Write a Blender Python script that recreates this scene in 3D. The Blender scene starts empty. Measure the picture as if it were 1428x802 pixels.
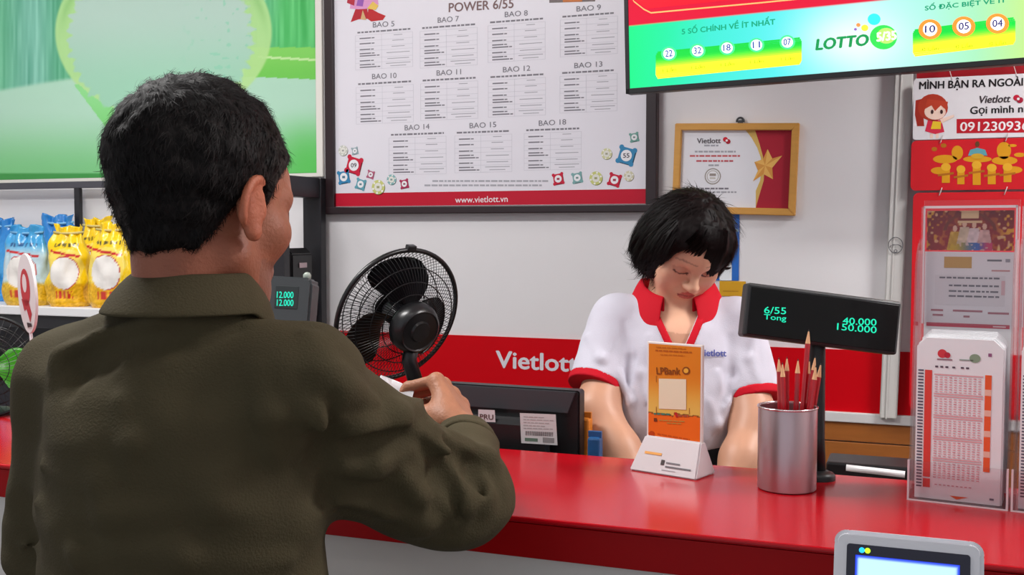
import bpy, bmesh, math, random
import numpy as np
from mathutils import Vector, Matrix, Euler

# ------------------------------------------------------------------ camera, world, light, exposure
scene = bpy.context.scene
COL = scene.collection
FPX = 1500.0
YAW = math.atan(FPX / 3914.0)
PITCH = math.atan(78.0 / FPX)
CAMZ = 1.45
cam_data = bpy.data.cameras.new('camera')
cam_data.sensor_width = 36.0
cam_data.lens = FPX / 1428.0 * 36.0
cam_data.clip_start = 0.02
cam = bpy.data.objects.new('camera', cam_data)
cam.location = (0, 0, CAMZ)
cam.rotation_euler = (math.pi / 2 - PITCH, 0, YAW)
COL.objects.link(cam)
scene.camera = cam

scene.view_settings.view_transform = 'Standard'
scene.view_settings.look = 'None'
scene.view_settings.gamma = 1.0
scene.view_settings.exposure = 0.1
scene.view_settings.use_curve_mapping = False

world = bpy.data.worlds.new('street_daylight')
scene.world = world
world.use_nodes = True
wb = world.node_tree.nodes['Background']
wb.inputs['Color'].default_value = (0.86, 0.92, 1.0, 1)
wb.inputs['Strength'].default_value = 0.62


def area_light(name, loc, size, size_y, power, color=(1, 1, 1), rot=(0, 0, 0)):
    l = bpy.data.lights.new(name, 'AREA')
    l.shape = 'RECTANGLE'
    l.size, l.size_y = size, size_y
    l.energy = power
    l.color = color
    o = bpy.data.objects.new(name, l)
    o.location = loc
    o.rotation_euler = rot
    COL.objects.link(o)
    return o


LAMPS = [  # ceiling fluorescent panels and one added fill lamp: (x, y, size x, size y, watts)
    (-1.65, 1.20, 0.9, 0.25, 42),
    (-0.15, 0.75, 1.2, 0.25, 5),
    (1.15, 1.95, 0.5, 0.5, 46),  # added fill lamp, brightens the wall and signs below the television
    (-2.7, 1.9, 0.6, 0.6, 9),
]
for i, (lx, ly, sx, sy, pw) in enumerate(LAMPS):
    area_light('ceiling_lamp_light', (lx, ly, 2.80), sx, sy, pw, (1.0, 0.985, 0.97))

# ------------------------------------------------------------------ pixel helpers
CAMM = Euler(cam.rotation_euler, 'XYZ').to_matrix()
CAMR = np.array(CAMM)
CAMP = np.array([0, 0, CAMZ])


def ray(px, py):
    return CAMM @ Vector(((px - 714.0) / FPX, -(py - 401.0) / FPX, -1.0))


def P(px, py, d):
    """point seen at photo pixel (px,py), d metres along the view axis"""
    return Vector((0, 0, CAMZ)) + ray(px, py) * d


def at_y(px, py, y):
    r = ray(px, py)
    return Vector((0, 0, CAMZ)) + r * (y / r.y)


def at_z(px, py, z):
    r = ray(px, py)
    return Vector((0, 0, CAMZ)) + r * ((z - CAMZ) / r.z)


def proj(pts):
    q = (np.asarray(pts) - CAMP) @ CAMR
    return 714.0 + FPX * q[:, 0] / -q[:, 2], 401.0 - FPX * q[:, 1] / -q[:, 2]


# ------------------------------------------------------------------ materials
def lin(c):
    out = []
    for v in c[:3]:
        v = v / 255.0
        out.append(v / 12.92 if v <= 0.04045 else ((v + 0.055) / 1.055) ** 2.4)
    return tuple(out) + (1.0,)


_mats = {}


def mat(name, c, rough=0.5, metal=0.0, spec=0.5, var=0.0, vscale=20.0, bump=0.0, bscale=200.0, coat=0.0,
        stretch=None, emit=0.0, attr=None, sss=0.0, aniso=0.0):
    if name in _mats:
        return _mats[name]
    m = bpy.data.materials.new(name)
    m.use_nodes = True
    nt = m.node_tree
    b = nt.nodes['Principled BSDF']
    b.inputs['Base Color'].default_value = lin(c)
    b.inputs['Roughness'].default_value = rough
    b.inputs['Metallic'].default_value = metal
    b.inputs['Specular IOR Level'].default_value = spec
    b.inputs['Coat Weight'].default_value = coat
    if coat:
        b.inputs['Coat Roughness'].default_value = 0.08
    if sss:
        b.inputs['Subsurface Weight'].default_value = sss
        b.inputs['Subsurface Radius'].default_value = (0.01, 0.004, 0.002)
        b.inputs['Subsurface Scale'].default_value = 0.5
    vec = None
    if var or bump:
        tc = nt.nodes.new('ShaderNodeTexCoord')
        vec = tc.outputs['Object']
        if stretch:
            mp = nt.nodes.new('ShaderNodeMapping')
            mp.inputs['Scale'].default_value = stretch
            nt.links.new(vec, mp.inputs['Vector'])
            vec = mp.outputs['Vector']
    base = None
    if attr:
        a = nt.nodes.new('ShaderNodeAttribute')
        a.attribute_name = attr
        base = a.outputs['Color']
        nt.links.new(base, b.inputs['Base Color'])
        if emit:
            nt.links.new(base, b.inputs['Emission Color'])
            b.inputs['Base Color'].default_value = (0, 0, 0, 1)
            nt.links.remove(b.inputs['Base Color'].links[0])
    elif emit:
        b.inputs['Emission Color'].default_value = lin(c)
    if emit:
        b.inputs['Emission Strength'].default_value = emit
    if var:
        n = nt.nodes.new('ShaderNodeTexNoise')
        n.inputs['Scale'].default_value = vscale
        n.inputs['Detail'].default_value = 5
        nt.links.new(vec, n.inputs['Vector'])
        mr = nt.nodes.new('ShaderNodeMapRange')
        mr.inputs['To Min'].default_value = 1 - var
        mr.inputs['To Max'].default_value = 1 + var
        nt.links.new(n.outputs['Fac'], mr.inputs['Value'])
        mx = nt.nodes.new('ShaderNodeMix')
        mx.data_type = 'RGBA'
        mx.blend_type = 'MULTIPLY'
        mx.inputs['Factor'].default_value = 1
        mx.inputs[6].default_value = lin(c)
        if base:
            nt.links.new(base, mx.inputs[6])
        nt.links.new(mr.outputs['Result'], mx.inputs[7])
        nt.links.new(mx.outputs[2], b.inputs['Base Color'])
    if bump:
        n2 = nt.nodes.new('ShaderNodeTexNoise')
        n2.inputs['Scale'].default_value = bscale
        n2.inputs['Detail'].default_value = 4
        nt.links.new(vec, n2.inputs['Vector'])
        bp = nt.nodes.new('ShaderNodeBump')
        bp.inputs['Strength'].default_value = bump
        bp.inputs['Distance'].default_value = 0.004
        nt.links.new(n2.outputs['Fac'], bp.inputs['Height'])
        nt.links.new(bp.outputs['Normal'], b.inputs['Normal'])
    _mats[name] = m
    return m


def glass_mat(name, tint=(235, 238, 240), refl=0.06):
    if name in _mats:
        return _mats[name]
    m = bpy.data.materials.new(name)
    m.use_nodes = True
    nt = m.node_tree
    for n in list(nt.nodes):
        nt.nodes.remove(n)
    out = nt.nodes.new('ShaderNodeOutputMaterial')
    mix = nt.nodes.new('ShaderNodeMixShader')
    tr = nt.nodes.new('ShaderNodeBsdfTransparent')
    tr.inputs['Color'].default_value = lin(tint)
    gl = nt.nodes.new('ShaderNodeBsdfGlossy')
    gl.inputs['Roughness'].default_value = 0.08
    lw = nt.nodes.new('ShaderNodeLayerWeight')
    lw.inputs['Blend'].default_value = 0.25
    mr = nt.nodes.new('ShaderNodeMapRange')
    mr.inputs['To Min'].default_value = refl
    mr.inputs['To Max'].default_value = 0.75
    nt.links.new(lw.outputs['Facing'], mr.inputs['Value'])
    nt.links.new(mr.outputs['Result'], mix.inputs['Fac'])
    nt.links.new(tr.outputs[0], mix.inputs[1])
    nt.links.new(gl.outputs[0], mix.inputs[2])
    nt.links.new(mix.outputs[0], out.inputs['Surface'])
    _mats[name] = m
    return m


def ink(c):
    return mat('ink_%d_%d_%d' % tuple(c), c, rough=0.55, spec=0.3)


def glow(c, s=1.0):
    return mat('glow_%d_%d_%d' % tuple(c), c, rough=0.4, emit=s, spec=0.3)


BLACK = mat('black_plastic', (15, 15, 17), rough=0.4)
DKGREY = mat('dark_grey_plastic', (58, 60, 64), rough=0.45)
STEEL = mat('brushed_steel', (190, 168, 172), rough=0.32, metal=0.9, var=0.06, vscale=60, stretch=(1, 1, 0.05))
WHITEP = mat('white_plastic', (232, 232, 234), rough=0.4)
PAPER = mat('white_paper', (238, 238, 240), rough=0.7)
REDP = mat('red_board', (196, 8, 22), rough=0.4)
ACRYL = glass_mat('clear_acrylic', (252, 249, 250), 0.03)
WOODF = mat('golden_wood', (205, 150, 68), rough=0.5, var=0.12, vscale=14, stretch=(1, 8, 8))


# ------------------------------------------------------------------ object helpers
def tag(o, label=None, cat=None, group=None, kind=None):
    if label:
        o['label'] = label
    if cat:
        o['category'] = cat
    if group:
        o['group'] = group
    if kind:
        o['kind'] = kind
    return o


def thing(name, label, cat, loc=(0, 0, 0), rot=(0, 0, 0), group=None):
    o = bpy.data.objects.new(name, None)
    o.empty_display_size = 0.05
    COL.objects.link(o)
    o.location = loc
    o.rotation_euler = rot
    return tag(o, label, cat, group)


def mtx(o):
    return Matrix.LocRotScale(o.location, o.rotation_euler, None)


def link_mesh(name, me, mats, parent=None, smooth=False):
    for m in (mats if isinstance(mats, (list, tuple)) else [mats]):
        me.materials.append(m)
    o = bpy.data.objects.new(name, me)
    COL.objects.link(o)
    if parent:
        o.parent = parent
    if smooth:
        me.polygons.foreach_set('use_smooth', [True] * len(me.polygons))
    return o


class MB:
    """collects boxes, tubes, lathes and prisms; build() links them as ONE mesh object"""

    def __init__(self):
        self.bm = bmesh.new()

    def _merge(self, bm2, M=None):
        if M is not None:
            bm2.transform(M)
        me = bpy.data.meshes.new('tmp')
        bm2.to_mesh(me)
        bm2.free()
        self.bm.from_mesh(me)
        bpy.data.meshes.remove(me)
        return self

    def box(self, lo, hi, bev=0.0, seg=2, M=None):
        b = bmesh.new()
        bmesh.ops.create_cube(b, size=1)
        lo, hi = Vector(lo), Vector(hi)
        for v in b.verts:
            v.co = Vector([(lo[i] + hi[i]) / 2 + v.co[i] * (hi[i] - lo[i]) for i in range(3)])
        if bev:
            bmesh.ops.bevel(b, geom=list(b.edges), offset=bev, segments=seg, affect='EDGES', profile=0.5)
        return self._merge(b, M)

    def prism(self, pts, y0, y1, bev=0.0, M=None):
        """polygon in XZ extruded from y0 to y1"""
        b = bmesh.new()
        vs = [b.verts.new((x, y0, z)) for x, z in pts]
        f = b.faces.new(vs)
        r = bmesh.ops.extrude_face_region(b, geom=[f])
        for v in r['geom']:
            if isinstance(v, bmesh.types.BMVert):
                v.co.y = y1
        bmesh.ops.recalc_face_normals(b, faces=b.faces)
        if bev:
            bmesh.ops.bevel(b, geom=list(b.edges), offset=bev, segments=2, affect='EDGES')
        return self._merge(b, M)

    def lathe(self, prof, n=40, M=None, cap=True):
        """profile [(r,z)] spun round z"""
        b = bmesh.new()
        rings = []
        for r, z in prof:
            if r < 1e-6:
                rings.append([b.verts.new((0, 0, z))])
            else:
                rings.append([b.verts.new((r * math.cos(2 * math.pi * k / n), r * math.sin(2 * math.pi * k / n), z)) for k in range(n)])
        for A, B in zip(rings, rings[1:]):
            for k in range(n):
                k2 = (k + 1) % n
                if len(A) == 1 and len(B) > 1:
                    b.faces.new((A[0], B[k], B[k2]))
                elif len(B) == 1 and len(A) > 1:
                    b.faces.new((A[k2], A[k], B[0]))
                elif len(A) > 1:
                    b.faces.new((A[k], B[k], B[k2], A[k2]))
        bmesh.ops.recalc_face_normals(b, faces=b.faces)
        return self._merge(b, M)

    def tube(self, pts, r, n=8, closed=False, M=None):
        pts = [Vector(p) for p in pts]
        rr = r if isinstance(r, (list, tuple)) else [r] * len(pts)
        b = bmesh.new()
        rings = []
        N = len(pts)
        up = None
        for i, p in enumerate(pts):
            if closed:
                t = pts[(i + 1) % N] - pts[i - 1]
            else:
                t = pts[min(i + 1, N - 1)] - pts[max(i - 1, 0)]
            t.normalize()
            if up is None:
                up = Vector((0, 0, 1)) if abs(t.z) < 0.9 else Vector((1, 0, 0))
            a = t.cross(up)
            if a.length < 1e-5:
                a = t.cross(Vector((0.3, 1, 0.2)))
            a.normalize()
            c = a.cross(t)
            up = c
            rings.append([b.verts.new(p + (a * math.cos(2 * math.pi * k / n) + c * math.sin(2 * math.pi * k / n)) * rr[i]) for k in range(n)])
        m = N if closed else N - 1
        for i in range(m):
            A, B = rings[i], rings[(i + 1) % N]
            for k in range(n):
                b.faces.new((A[k], A[(k + 1) % n], B[(k + 1) % n], B[k]))
        if not closed:
            b.faces.new(rings[0])
            b.faces.new(rings[-1][::-1])
        bmesh.ops.recalc_face_normals(b, faces=b.faces)
        return self._merge(b, M)

    def build(self, name, mats, parent=None, smooth=False, angle=None):
        me = bpy.data.meshes.new(name)
        self.bm.to_mesh(me)
        self.bm.free()
        o = link_mesh(name, me, mats, parent, smooth)
        if angle and smooth:
            me.set_sharp_from_angle(angle=math.radians(angle))
        return o


def rrect(x0, z0, x1, z1, r, n=6):
    pts = []
    for cx, cz, a0 in ((x1 - r, z0 + r, -90), (x1 - r, z1 - r, 0), (x0 + r, z1 - r, 90), (x0 + r, z0 + r, 180)):
        for k in range(n + 1):
            a = math.radians(a0 + 90 * k / n)
            pts.append((cx + r * math.cos(a), cz + r * math.sin(a)))
    return pts


def ngon(cx, cz, rx, rz=None, n=28, rot=0):
    rz = rx if rz is None else rz
    return [(cx + rx * math.cos(2 * math.pi * k / n + rot), cz + rz * math.sin(2 * math.pi * k / n + rot)) for k in range(n)]


_glyph = {}


def glyph(s, bold=0.0, shear=0.0):
    key = (s, bold, shear)
    if key not in _glyph:
        cu = bpy.data.curves.new('txt', 'FONT')
        cu.body = s
        cu.offset = bold
        cu.shear = shear
        cu.resolution_u = 3
        ob = bpy.data.objects.new('txt', cu)
        COL.objects.link(ob)
        dg = bpy.context.evaluated_depsgraph_get()
        me = bpy.data.meshes.new_from_object(ob.evaluated_get(dg))
        V = np.array([v.co[:2] for v in me.vertices]) if len(me.vertices) else np.zeros((1, 2))
        F = [tuple(p.vertices) for p in me.polygons]
        bpy.data.objects.remove(ob)
        bpy.data.curves.remove(cu)
        bpy.data.meshes.remove(me)
        _glyph[key] = (V, F)
    return _glyph[key]


class Flat:
    """print on a flat sheet: polygons and lettering in the local XZ plane facing -Y, one mesh, one material slot per ink"""

    def __init__(self, root=None, y=0.0, step=0.00025):
        self.V, self.F, self.MI, self.mats = [], [], [], []
        self.y, self.step = y, step
        self.M = mtx(root).inverted() if root else None
        self.root = root

    def px(self, px, py):
        o = self.M @ Vector((0, 0, CAMZ))
        d = (self.M.to_3x3() @ ray(px, py))
        t = (self.y - o.y) / d.y
        q = o + d * t
        return q.x, q.z

    def _slot(self, m):
        if m not in self.mats:
            self.mats.append(m)
        return self.mats.index(m)

    def poly(self, pts, c, layer=1, px=False, em=False):
        if px:
            pts = [self.px(*p) for p in pts]
        m = c if isinstance(c, bpy.types.Material) else (glow(c) if em else ink(c))
        b = len(self.V)
        a = sum(pts[i][0] * pts[(i + 1) % len(pts)][1] - pts[(i + 1) % len(pts)][0] * pts[i][1] for i in range(len(pts)))
        if a < 0:
            pts = pts[::-1]
        self.V += [(x, self.y - layer * self.step, z) for x, z in pts]
        self.F.append(tuple(range(b, b + len(pts))))
        self.MI.append(self._slot(m))
        return self

    def rect(self, x0, z0, x1, z1, c, layer=1, px=False, em=False):
        return self.poly([(x0, z0), (x1, z0), (x1, z1), (x0, z1)], c, layer, px, em)

    def text(self, s, pl, pr, h, c, layer=2, bold=0.0, px=True, em=False, shear=0.0, vx=None):
        """fit lettering between baseline ends pl and pr with ink height h"""
        V, F = glyph(s, 0.0, shear)
        if px:
            a = self.px(*pl)
            b = self.px(*pr)
            c2 = self.px(pl[0], pl[1] - h)
            hh = abs(c2[1] - a[1])
        else:
            a, b, hh = pl, pr, h
        lo, hi = V.min(0), V.max(0)
        W = math.hypot(b[0] - a[0], b[1] - a[1])
        ux = ((b[0] - a[0]) / W, (b[1] - a[1]) / W)
        sx, sz = W / max(hi[0] - lo[0], 1e-6), hh / max(hi[1] - lo[1], 1e-6)
        m = c if isinstance(c, bpy.types.Material) else (glow(c) if em else ink(c))
        sl = self._slot(m)
        base = len(self.V)
        bo = bold * hh * 1.3
        for ci, (dx, dz) in enumerate(((0, 0),) if not bold else ((-bo, 0), (bo, 0), (0, -bo * .7), (0, bo * .7))):
            base = len(self.V)
            for x, z in V:
                u, w = (x - lo[0]) * sx + dx, (z - lo[1]) * sz + dz
                self.V.append((a[0] + u * ux[0] - w * ux[1], self.y - layer * self.step - ci * 0.00005, a[1] + u * ux[1] + w * ux[0]))
            for f in F:
                self.F.append(tuple(base + i for i in f))
                self.MI.append(sl)
        return self

    def build(self, name, parent=None):
        me = bpy.data.meshes.new(name)
        me.from_pydata(self.V, [], self.F)
        for m in self.mats:
            me.materials.append(m)
        me.polygons.foreach_set('material_index', self.MI)
        o = bpy.data.objects.new(name, me)
        COL.objects.link(o)
        o.parent = parent or self.root
        return o


def paint_plane(name, x0, z0, x1, z1, nx, nz, fn, m, parent, y=0.0, thick=0.0):
    """a printed sheet facing -Y; fn(x,z) -> sRGB 0..255 array gives the print's own colours"""
    xs, zs = np.linspace(x0, x1, nx), np.linspace(z0, z1, nz)
    X, Z = np.meshgrid(xs, zs)
    co = np.stack([X.ravel(), np.full(X.size, y), Z.ravel()], 1)
    idx = np.arange(nx * nz).reshape(nz, nx)
    F = np.stack([idx[:-1, :-1].ravel(), idx[:-1, 1:].ravel(), idx[1:, 1:].ravel(), idx[1:, :-1].ravel()], 1)
    me = bpy.data.meshes.new(name)
    me.from_pydata(co.tolist(), [], F.tolist())
    c = np.clip(fn(X.ravel(), Z.ravel()), 0, 255) / 255.0
    l = np.where(c <= 0.04045, c / 12.92, ((c + 0.055) / 1.055) ** 2.4)
    at = me.color_attributes.new('print', 'FLOAT_COLOR', 'POINT')
    at.data.foreach_set('color', np.concatenate([l, np.ones((len(l), 1))], 1).astype(np.float32).ravel())
    return link_mesh(name, me, m, parent)


PRINT = mat('printed_sheet', (255, 255, 255), rough=0.45, spec=0.35, attr='print')
SCREEN = mat('lit_screen', (255, 255, 255), rough=0.3, spec=0.2, attr='print', emit=1.0)


def mixc(a, b, t):
    t = np.clip(np.asarray(t, float), 0, 1)[:, None]
    return np.asarray(a, float) * (1 - t) + np.asarray(b, float) * t


def sstep(a, b, x):
    t = np.clip((x - a) / (b - a), 0, 1)
    return t * t * (3 - 2 * t)


_rng = np.random.RandomState(5)
_lat = _rng.rand(32, 32, 32)


def vnoise(p, s=1.0):
    q = np.asarray(p, float) * s
    i = np.floor(q).astype(int)
    f = q - i
    f = f * f * (3 - 2 * f)
    i &= 31
    j = (i + 1) & 31
    L = _lat
    x0, y0, z0 = i.T
    x1, y1, z1 = j.T
    fx, fy, fz = f.T
    a = (L[x0, y0, z0] * (1 - fx) + L[x1, y0, z0] * fx) * (1 - fy) + (L[x0, y1, z0] * (1 - fx) + L[x1, y1, z0] * fx) * fy
    b = (L[x0, y0, z1] * (1 - fx) + L[x1, y0, z1] * fx) * (1 - fy) + (L[x0, y1, z1] * (1 - fx) + L[x1, y1, z1] * fx) * fy
    return a * (1 - fz) + b * fz - 0.5


# ------------------------------------------------------------------ implicit surfaces for bodies, hair and clothing
def V3(p):
    return np.array(p, float)


def nrm1(v):
    return np.sqrt(np.einsum('ij,ij->i', v, v))


def cap(p, a, b, ra, rb):
    a, b = V3(a), V3(b)
    pa, ba = p - a, b - a
    h = np.clip(pa @ ba / max(ba @ ba, 1e-9), 0, 1)
    return nrm1(pa - h[:, None] * ba) - (ra + (rb - ra) * h)


def ell(p, c, r, R=None):
    q = p - V3(c)
    if R is not None:
        q = q @ R
    r = V3(r)
    q = q / r
    k0 = nrm1(q)
    k1 = nrm1(q / r)
    return k0 * (k0 - 1) / np.maximum(k1, 1e-9)


def smin(a, b, k):
    h = np.clip(0.5 + 0.5 * (b - a) / k, 0, 1)
    return b + (a - b) * h - k * h * (1 - h)


def smax(a, b, k):
    return -smin(-a, -b, k)


class SDF:
    """ordered list of smooth unions / subtractions"""

    def __init__(self):
        self.ops = []

    def cap(self, a, b, ra, rb=None, k=0.02, sub=False):
        a, b = V3(a), V3(b)
        rb = ra if rb is None else rb
        self.ops.append((lambda p: cap(p, a, b, ra, rb), k, sub))
        return self

    def ell(self, c, r, R=None, k=0.02, sub=False):
        c = V3(c)
        self.ops.append((lambda p: ell(p, c, r, R), k, sub))
        return self

    def fn(self, f, k=0.02, sub=False):
        self.ops.append((f, k, sub))
        return self

    def cut(self, f, k=0.004):
        """keep only where f<0"""
        self.ops.append((f, k, 'cut'))
        return self

    def disp(self, f):
        self.ops.append((f, 0, 'disp'))
        return self

    def __call__(self, p):
        d = None
        for f, k, sub in self.ops:
            e = f(p)
            if sub == 'disp':
                d = d + e
            elif d is None:
                d = e
            elif sub == 'cut':
                d = smax(d, e, k)
            elif sub:
                d = smax(d, -e, k)
            else:
                d = smin(d, e, k)
        return d


def surface_nets(f, lo, hi, h):
    lo, hi = V3(lo), V3(hi)
    B = 8
    n = (np.ceil((hi - lo) / (h * B)).astype(int)) * B + 1
    nb = (n - 1) // B
    # coarse pass on block centres
    g = [lo[i] + (np.arange(nb[i]) + 0.5) * B * h for i in range(3)]
    G = np.stack(np.meshgrid(*g, indexing='ij'), -1).reshape(-1, 3)
    dc = f(G).reshape(nb)
    D = np.repeat(np.repeat(np.repeat(np.where(dc < 0, -1, 1).astype(np.float32), B, 0), B, 1), B, 2)
    D = np.pad(D, ((0, 1), (0, 1), (0, 1)), mode='edge')
    act = np.argwhere(np.abs(dc) < B * h * 0.9 + 0.012)
    off = np.stack(np.meshgrid(*[np.arange(B + 1)] * 3, indexing='ij'), -1).reshape(-1, 3)
    for s in range(0, len(act), 1500):
        ii = (act[s:s + 1500, None, :] * B + off[None]).reshape(-1, 3)
        v = f(lo + ii * h)
        D[ii[:, 0], ii[:, 1], ii[:, 2]] = v
    S = D < 0
    c = S[:-1, :-1, :-1].astype(np.int8)
    cnt = np.zeros_like(c)
    for a in (0, 1):
        for b in (0, 1):
            for e in (0, 1):
                cnt += S[a:n[0] - 1 + a, b:n[1] - 1 + b, e:n[2] - 1 + e]
    A = np.argwhere((cnt > 0) & (cnt < 8))
    idx = np.full(cnt.shape, -1, np.int32)
    idx[A[:, 0], A[:, 1], A[:, 2]] = np.arange(len(A))
    acc = np.zeros((len(A), 3))
    num = np.zeros(len(A))
    for ax in range(3):
        o1, o2 = [(1, 2), (0, 2), (0, 1)][ax]
        for u in (0, 1):
            for w in (0, 1):
                a = np.zeros(3, int)
                a[o1], a[o2] = u, w
                b = a.copy()
                b[ax] = 1
                pa, pb = A + a, A + b
                da = D[pa[:, 0], pa[:, 1], pa[:, 2]].astype(float)
                db = D[pb[:, 0], pb[:, 1], pb[:, 2]].astype(float)
                cr = (da < 0) != (db < 0)
                t = np.where(cr, da / np.where(cr, da - db, 1), 0)
                q = pa + t[:, None] * (pb - pa)
                acc += q * cr[:, None]
                num += cr
    Vv = lo + acc / num[:, None] * h
    faces = []
    for ax in range(3):
        o1, o2 = [(1, 2), (2, 0), (0, 1)][ax]
        sl0 = [slice(1, -1)] * 3
        sl1 = [slice(1, -1)] * 3
        sl0[ax], sl1[ax] = slice(0, -1), slice(1, None)
        s0, s1 = S[tuple(sl0)], S[tuple(sl1)]
        for flip in (False, True):
            E = np.argwhere((s0 & ~s1) if not flip else (~s0 & s1))
            if not len(E):
                continue
            base = E.copy()
            base[:, o1] += 1
            base[:, o2] += 1
            q = []
            for (u, w) in ((0, 0), (-1, 0), (-1, -1), (0, -1)):
                t = base.copy()
                t[:, o1] += u
                t[:, o2] += w
                q.append(idx[t[:, 0], t[:, 1], t[:, 2]])
            q = np.stack(q, 1)
            if flip:
                q = q[:, ::-1]
            faces.append(q)
    Fq = np.concatenate(faces)
    Fq = Fq[(Fq >= 0).all(1)]
    return Vv, Fq


def np_mesh(name, V, Fq, mats, parent=None, smooth=True, origin=None):
    me = bpy.data.meshes.new(name)
    V = np.asarray(V, float)
    if origin is not None:
        V = V - V3(origin)
    Fq = np.asarray(Fq)
    me.vertices.add(len(V))
    me.vertices.foreach_set('co', V.astype(np.float32).ravel())
    k = Fq.shape[1]
    me.loops.add(Fq.size)
    me.loops.foreach_set('vertex_index', Fq.astype(np.int32).ravel())
    me.polygons.add(len(Fq))
    me.polygons.foreach_set('loop_start', np.arange(0, Fq.size, k, dtype=np.int32))
    me.polygons.foreach_set('loop_total', np.full(len(Fq), k, np.int32))
    me.update(calc_edges=True)
    me.validate()
    return link_mesh(name, me, mats, parent, smooth)


def set_color(o, fn, origin=(0, 0, 0), attr='pigment'):
    me = o.data
    n = len(me.vertices)
    co = np.empty(n * 3, np.float32)
    me.vertices.foreach_get('co', co)
    co = co.reshape(-1, 3) + V3(origin)
    c = np.clip(fn(co), 0, 255) / 255.0
    l = np.where(c <= 0.04045, c / 12.92, ((c + 0.055) / 1.055) ** 2.4)
    at = me.color_attributes.new(attr, 'FLOAT_COLOR', 'POINT')
    at.data.foreach_set('color', np.concatenate([l, np.ones((n, 1))], 1).astype(np.float32).ravel())


def grad(f, p, e=0.002):
    g = np.stack([f(p + np.eye(3)[i] * e) - f(p - np.eye(3)[i] * e) for i in range(3)], 1)
    return g / np.maximum(np.linalg.norm(g, axis=1), 1e-9)[:, None]


def march(f, px, py, d0, d1):
    """first hit of the view ray through a photo pixel with surface f"""
    r = np.array(ray(px, py))
    t = np.arange(d0, d1, 0.015)
    v = f(CAMP + t[:, None] * r)
    k = int(np.argmax(v < 0)) if (v < 0).any() else int(np.argmin(v))
    t = np.arange(t[k] - 0.018, t[k] + 0.018, 0.001)
    pts = CAMP + t[:, None] * r
    v = f(pts)
    i = np.argmax(v < 0)
    if not (v < 0).any():
        i = int(np.argmin(v))
    return pts[i]
# ------------------------------------------------------------------ room shell
WALLY = 2.856
COUNTER_Z = 1.08
CF, CB = 1.2915, 1.6946          # counter front and back edge (y)
XL, XR, ZC = -3.7, 1.5, 2.95


def struct(name, mb, m, parent=None):
    o = mb.build(name, m, parent)
    if not parent:
        o['kind'] = 'structure'
    return o


WALLM = mat('white_wall_paint', (222, 220, 222), rough=0.7, spec=0.3, var=0.03, vscale=3, bump=0.03, bscale=90)
struct('wall_back', MB().box((XL - 0.1, WALLY, 0), (XR + 0.1, WALLY + 0.12, ZC)), WALLM)
struct('wall_left', MB().box((XL - 0.12, -1.5, 0), (XL, WALLY, ZC)), WALLM)
struct('wall_right', MB().box((XR, -1.5, 0), (XR + 0.12, WALLY, ZC)), WALLM)
struct('ceiling', MB().box((XL - 0.12, -1.5, ZC), (XR + 0.12, WALLY + 0.12, ZC + 0.1)), mat('ceiling_paint', (225, 225, 222), rough=0.8))
struct('floor', MB().box((XL - 0.12, -1.5, -0.1), (XR + 0.12, WALLY + 0.12, 0)), mat('grey_floor_tile', (120, 115, 110), rough=0.35, var=0.08, vscale=6))

zt = at_y(805, 473.5, WALLY).z
zb = at_y(1180, 574, WALLY).z
zw = at_y(1180, 587.5, WALLY).z
jl, jr = at_y(1229, 500, WALLY).x, at_y(1253, 500, WALLY).x
xrack = -1.62
band = struct('trim_1', MB().box((-1.80, WALLY - 0.006, zb), (XR, WALLY + 0.01, zt)), mat('red_wall_band', (196, 0, 16), rough=0.45, spec=0.15, var=0.03, vscale=4))
fl = Flat(y=WALLY - 0.006)
fl.M = Matrix.Identity(4)
fl.text('Vietlott', (692, 512.5), (805, 519), 23, (214, 210, 218), 2, bold=0.03)
fl.build('lettering', band)
struct('trim_2', MB().box((XL, WALLY - 0.018, zw), (XR, WALLY + 0.01, zb), bev=0.002), mat('white_trim', (205, 205, 205), rough=0.5))
WOODB = mat('brown_wood_panel', (150, 88, 34), rough=0.45, var=0.18, vscale=9, stretch=(1.5, 9, 12))
wz = at_y(1200, 616, WALLY).z
wb_ = MB()
for a, b in ((0.0, 0.55), (0.553, wz - 0.14), (wz - 0.137, wz - 0.0015), (wz + 0.0015, zw)):
    wb_.box((XL, WALLY - 0.012, a), (XR, WALLY + 0.01, b), bev=0.0015)
struct('trim_3', wb_, WOODB)
# white door jamb running down over the band
jt = at_y(1261, 100, WALLY)
jx0, jx1 = at_y(1248, 110, WALLY).x, at_y(1274, 110, WALLY).x
jb0, jb1 = at_y(1227, 582, WALLY).x, at_y(1251, 582, WALLY).x
zj = at_y(1240, 582, WALLY).z
jm = MB()
kz = (ZC - zj) / (jt.z - zj)
jm.prism([(jb0, zj), (jb1, zj), (jb1 + (jx1 - jb1) * kz, ZC), (jb0 + (jx0 - jb0) * kz, ZC)], WALLY - 0.03, WALLY + 0.01, bev=0.003)
xc = lambda t, z: (jb0 + (jx0 - jb0) * (z - zj) / (jt.z - zj)) * (1 - t) + (jb1 + (jx1 - jb1) * (z - zj) / (jt.z - zj)) * t
jm.prism([(xc(0.35, zj), zj), (xc(0.42, zj), zj), (xc(0.42, ZC), ZC), (xc(0.35, ZC), ZC)], WALLY - 0.033, WALLY - 0.02)
jamb = struct('trim_4', jm, mat('grey_white_profile', (200, 199, 196), rough=0.45))
fl = Flat(y=WALLY - 0.0335)
fl.M = Matrix.Identity(4)
for r_ in (9, 7.6):
    pass
ring = [fl.px(1249 + 10 * math.cos(a), 342 + 11 * math.sin(a)) for a in np.linspace(0, 2 * math.pi, 25)]
mbx = MB().tube([(x, WALLY - 0.0337, z) for x, z in ring[:-1]], 0.0009, n=5, closed=True)
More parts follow.
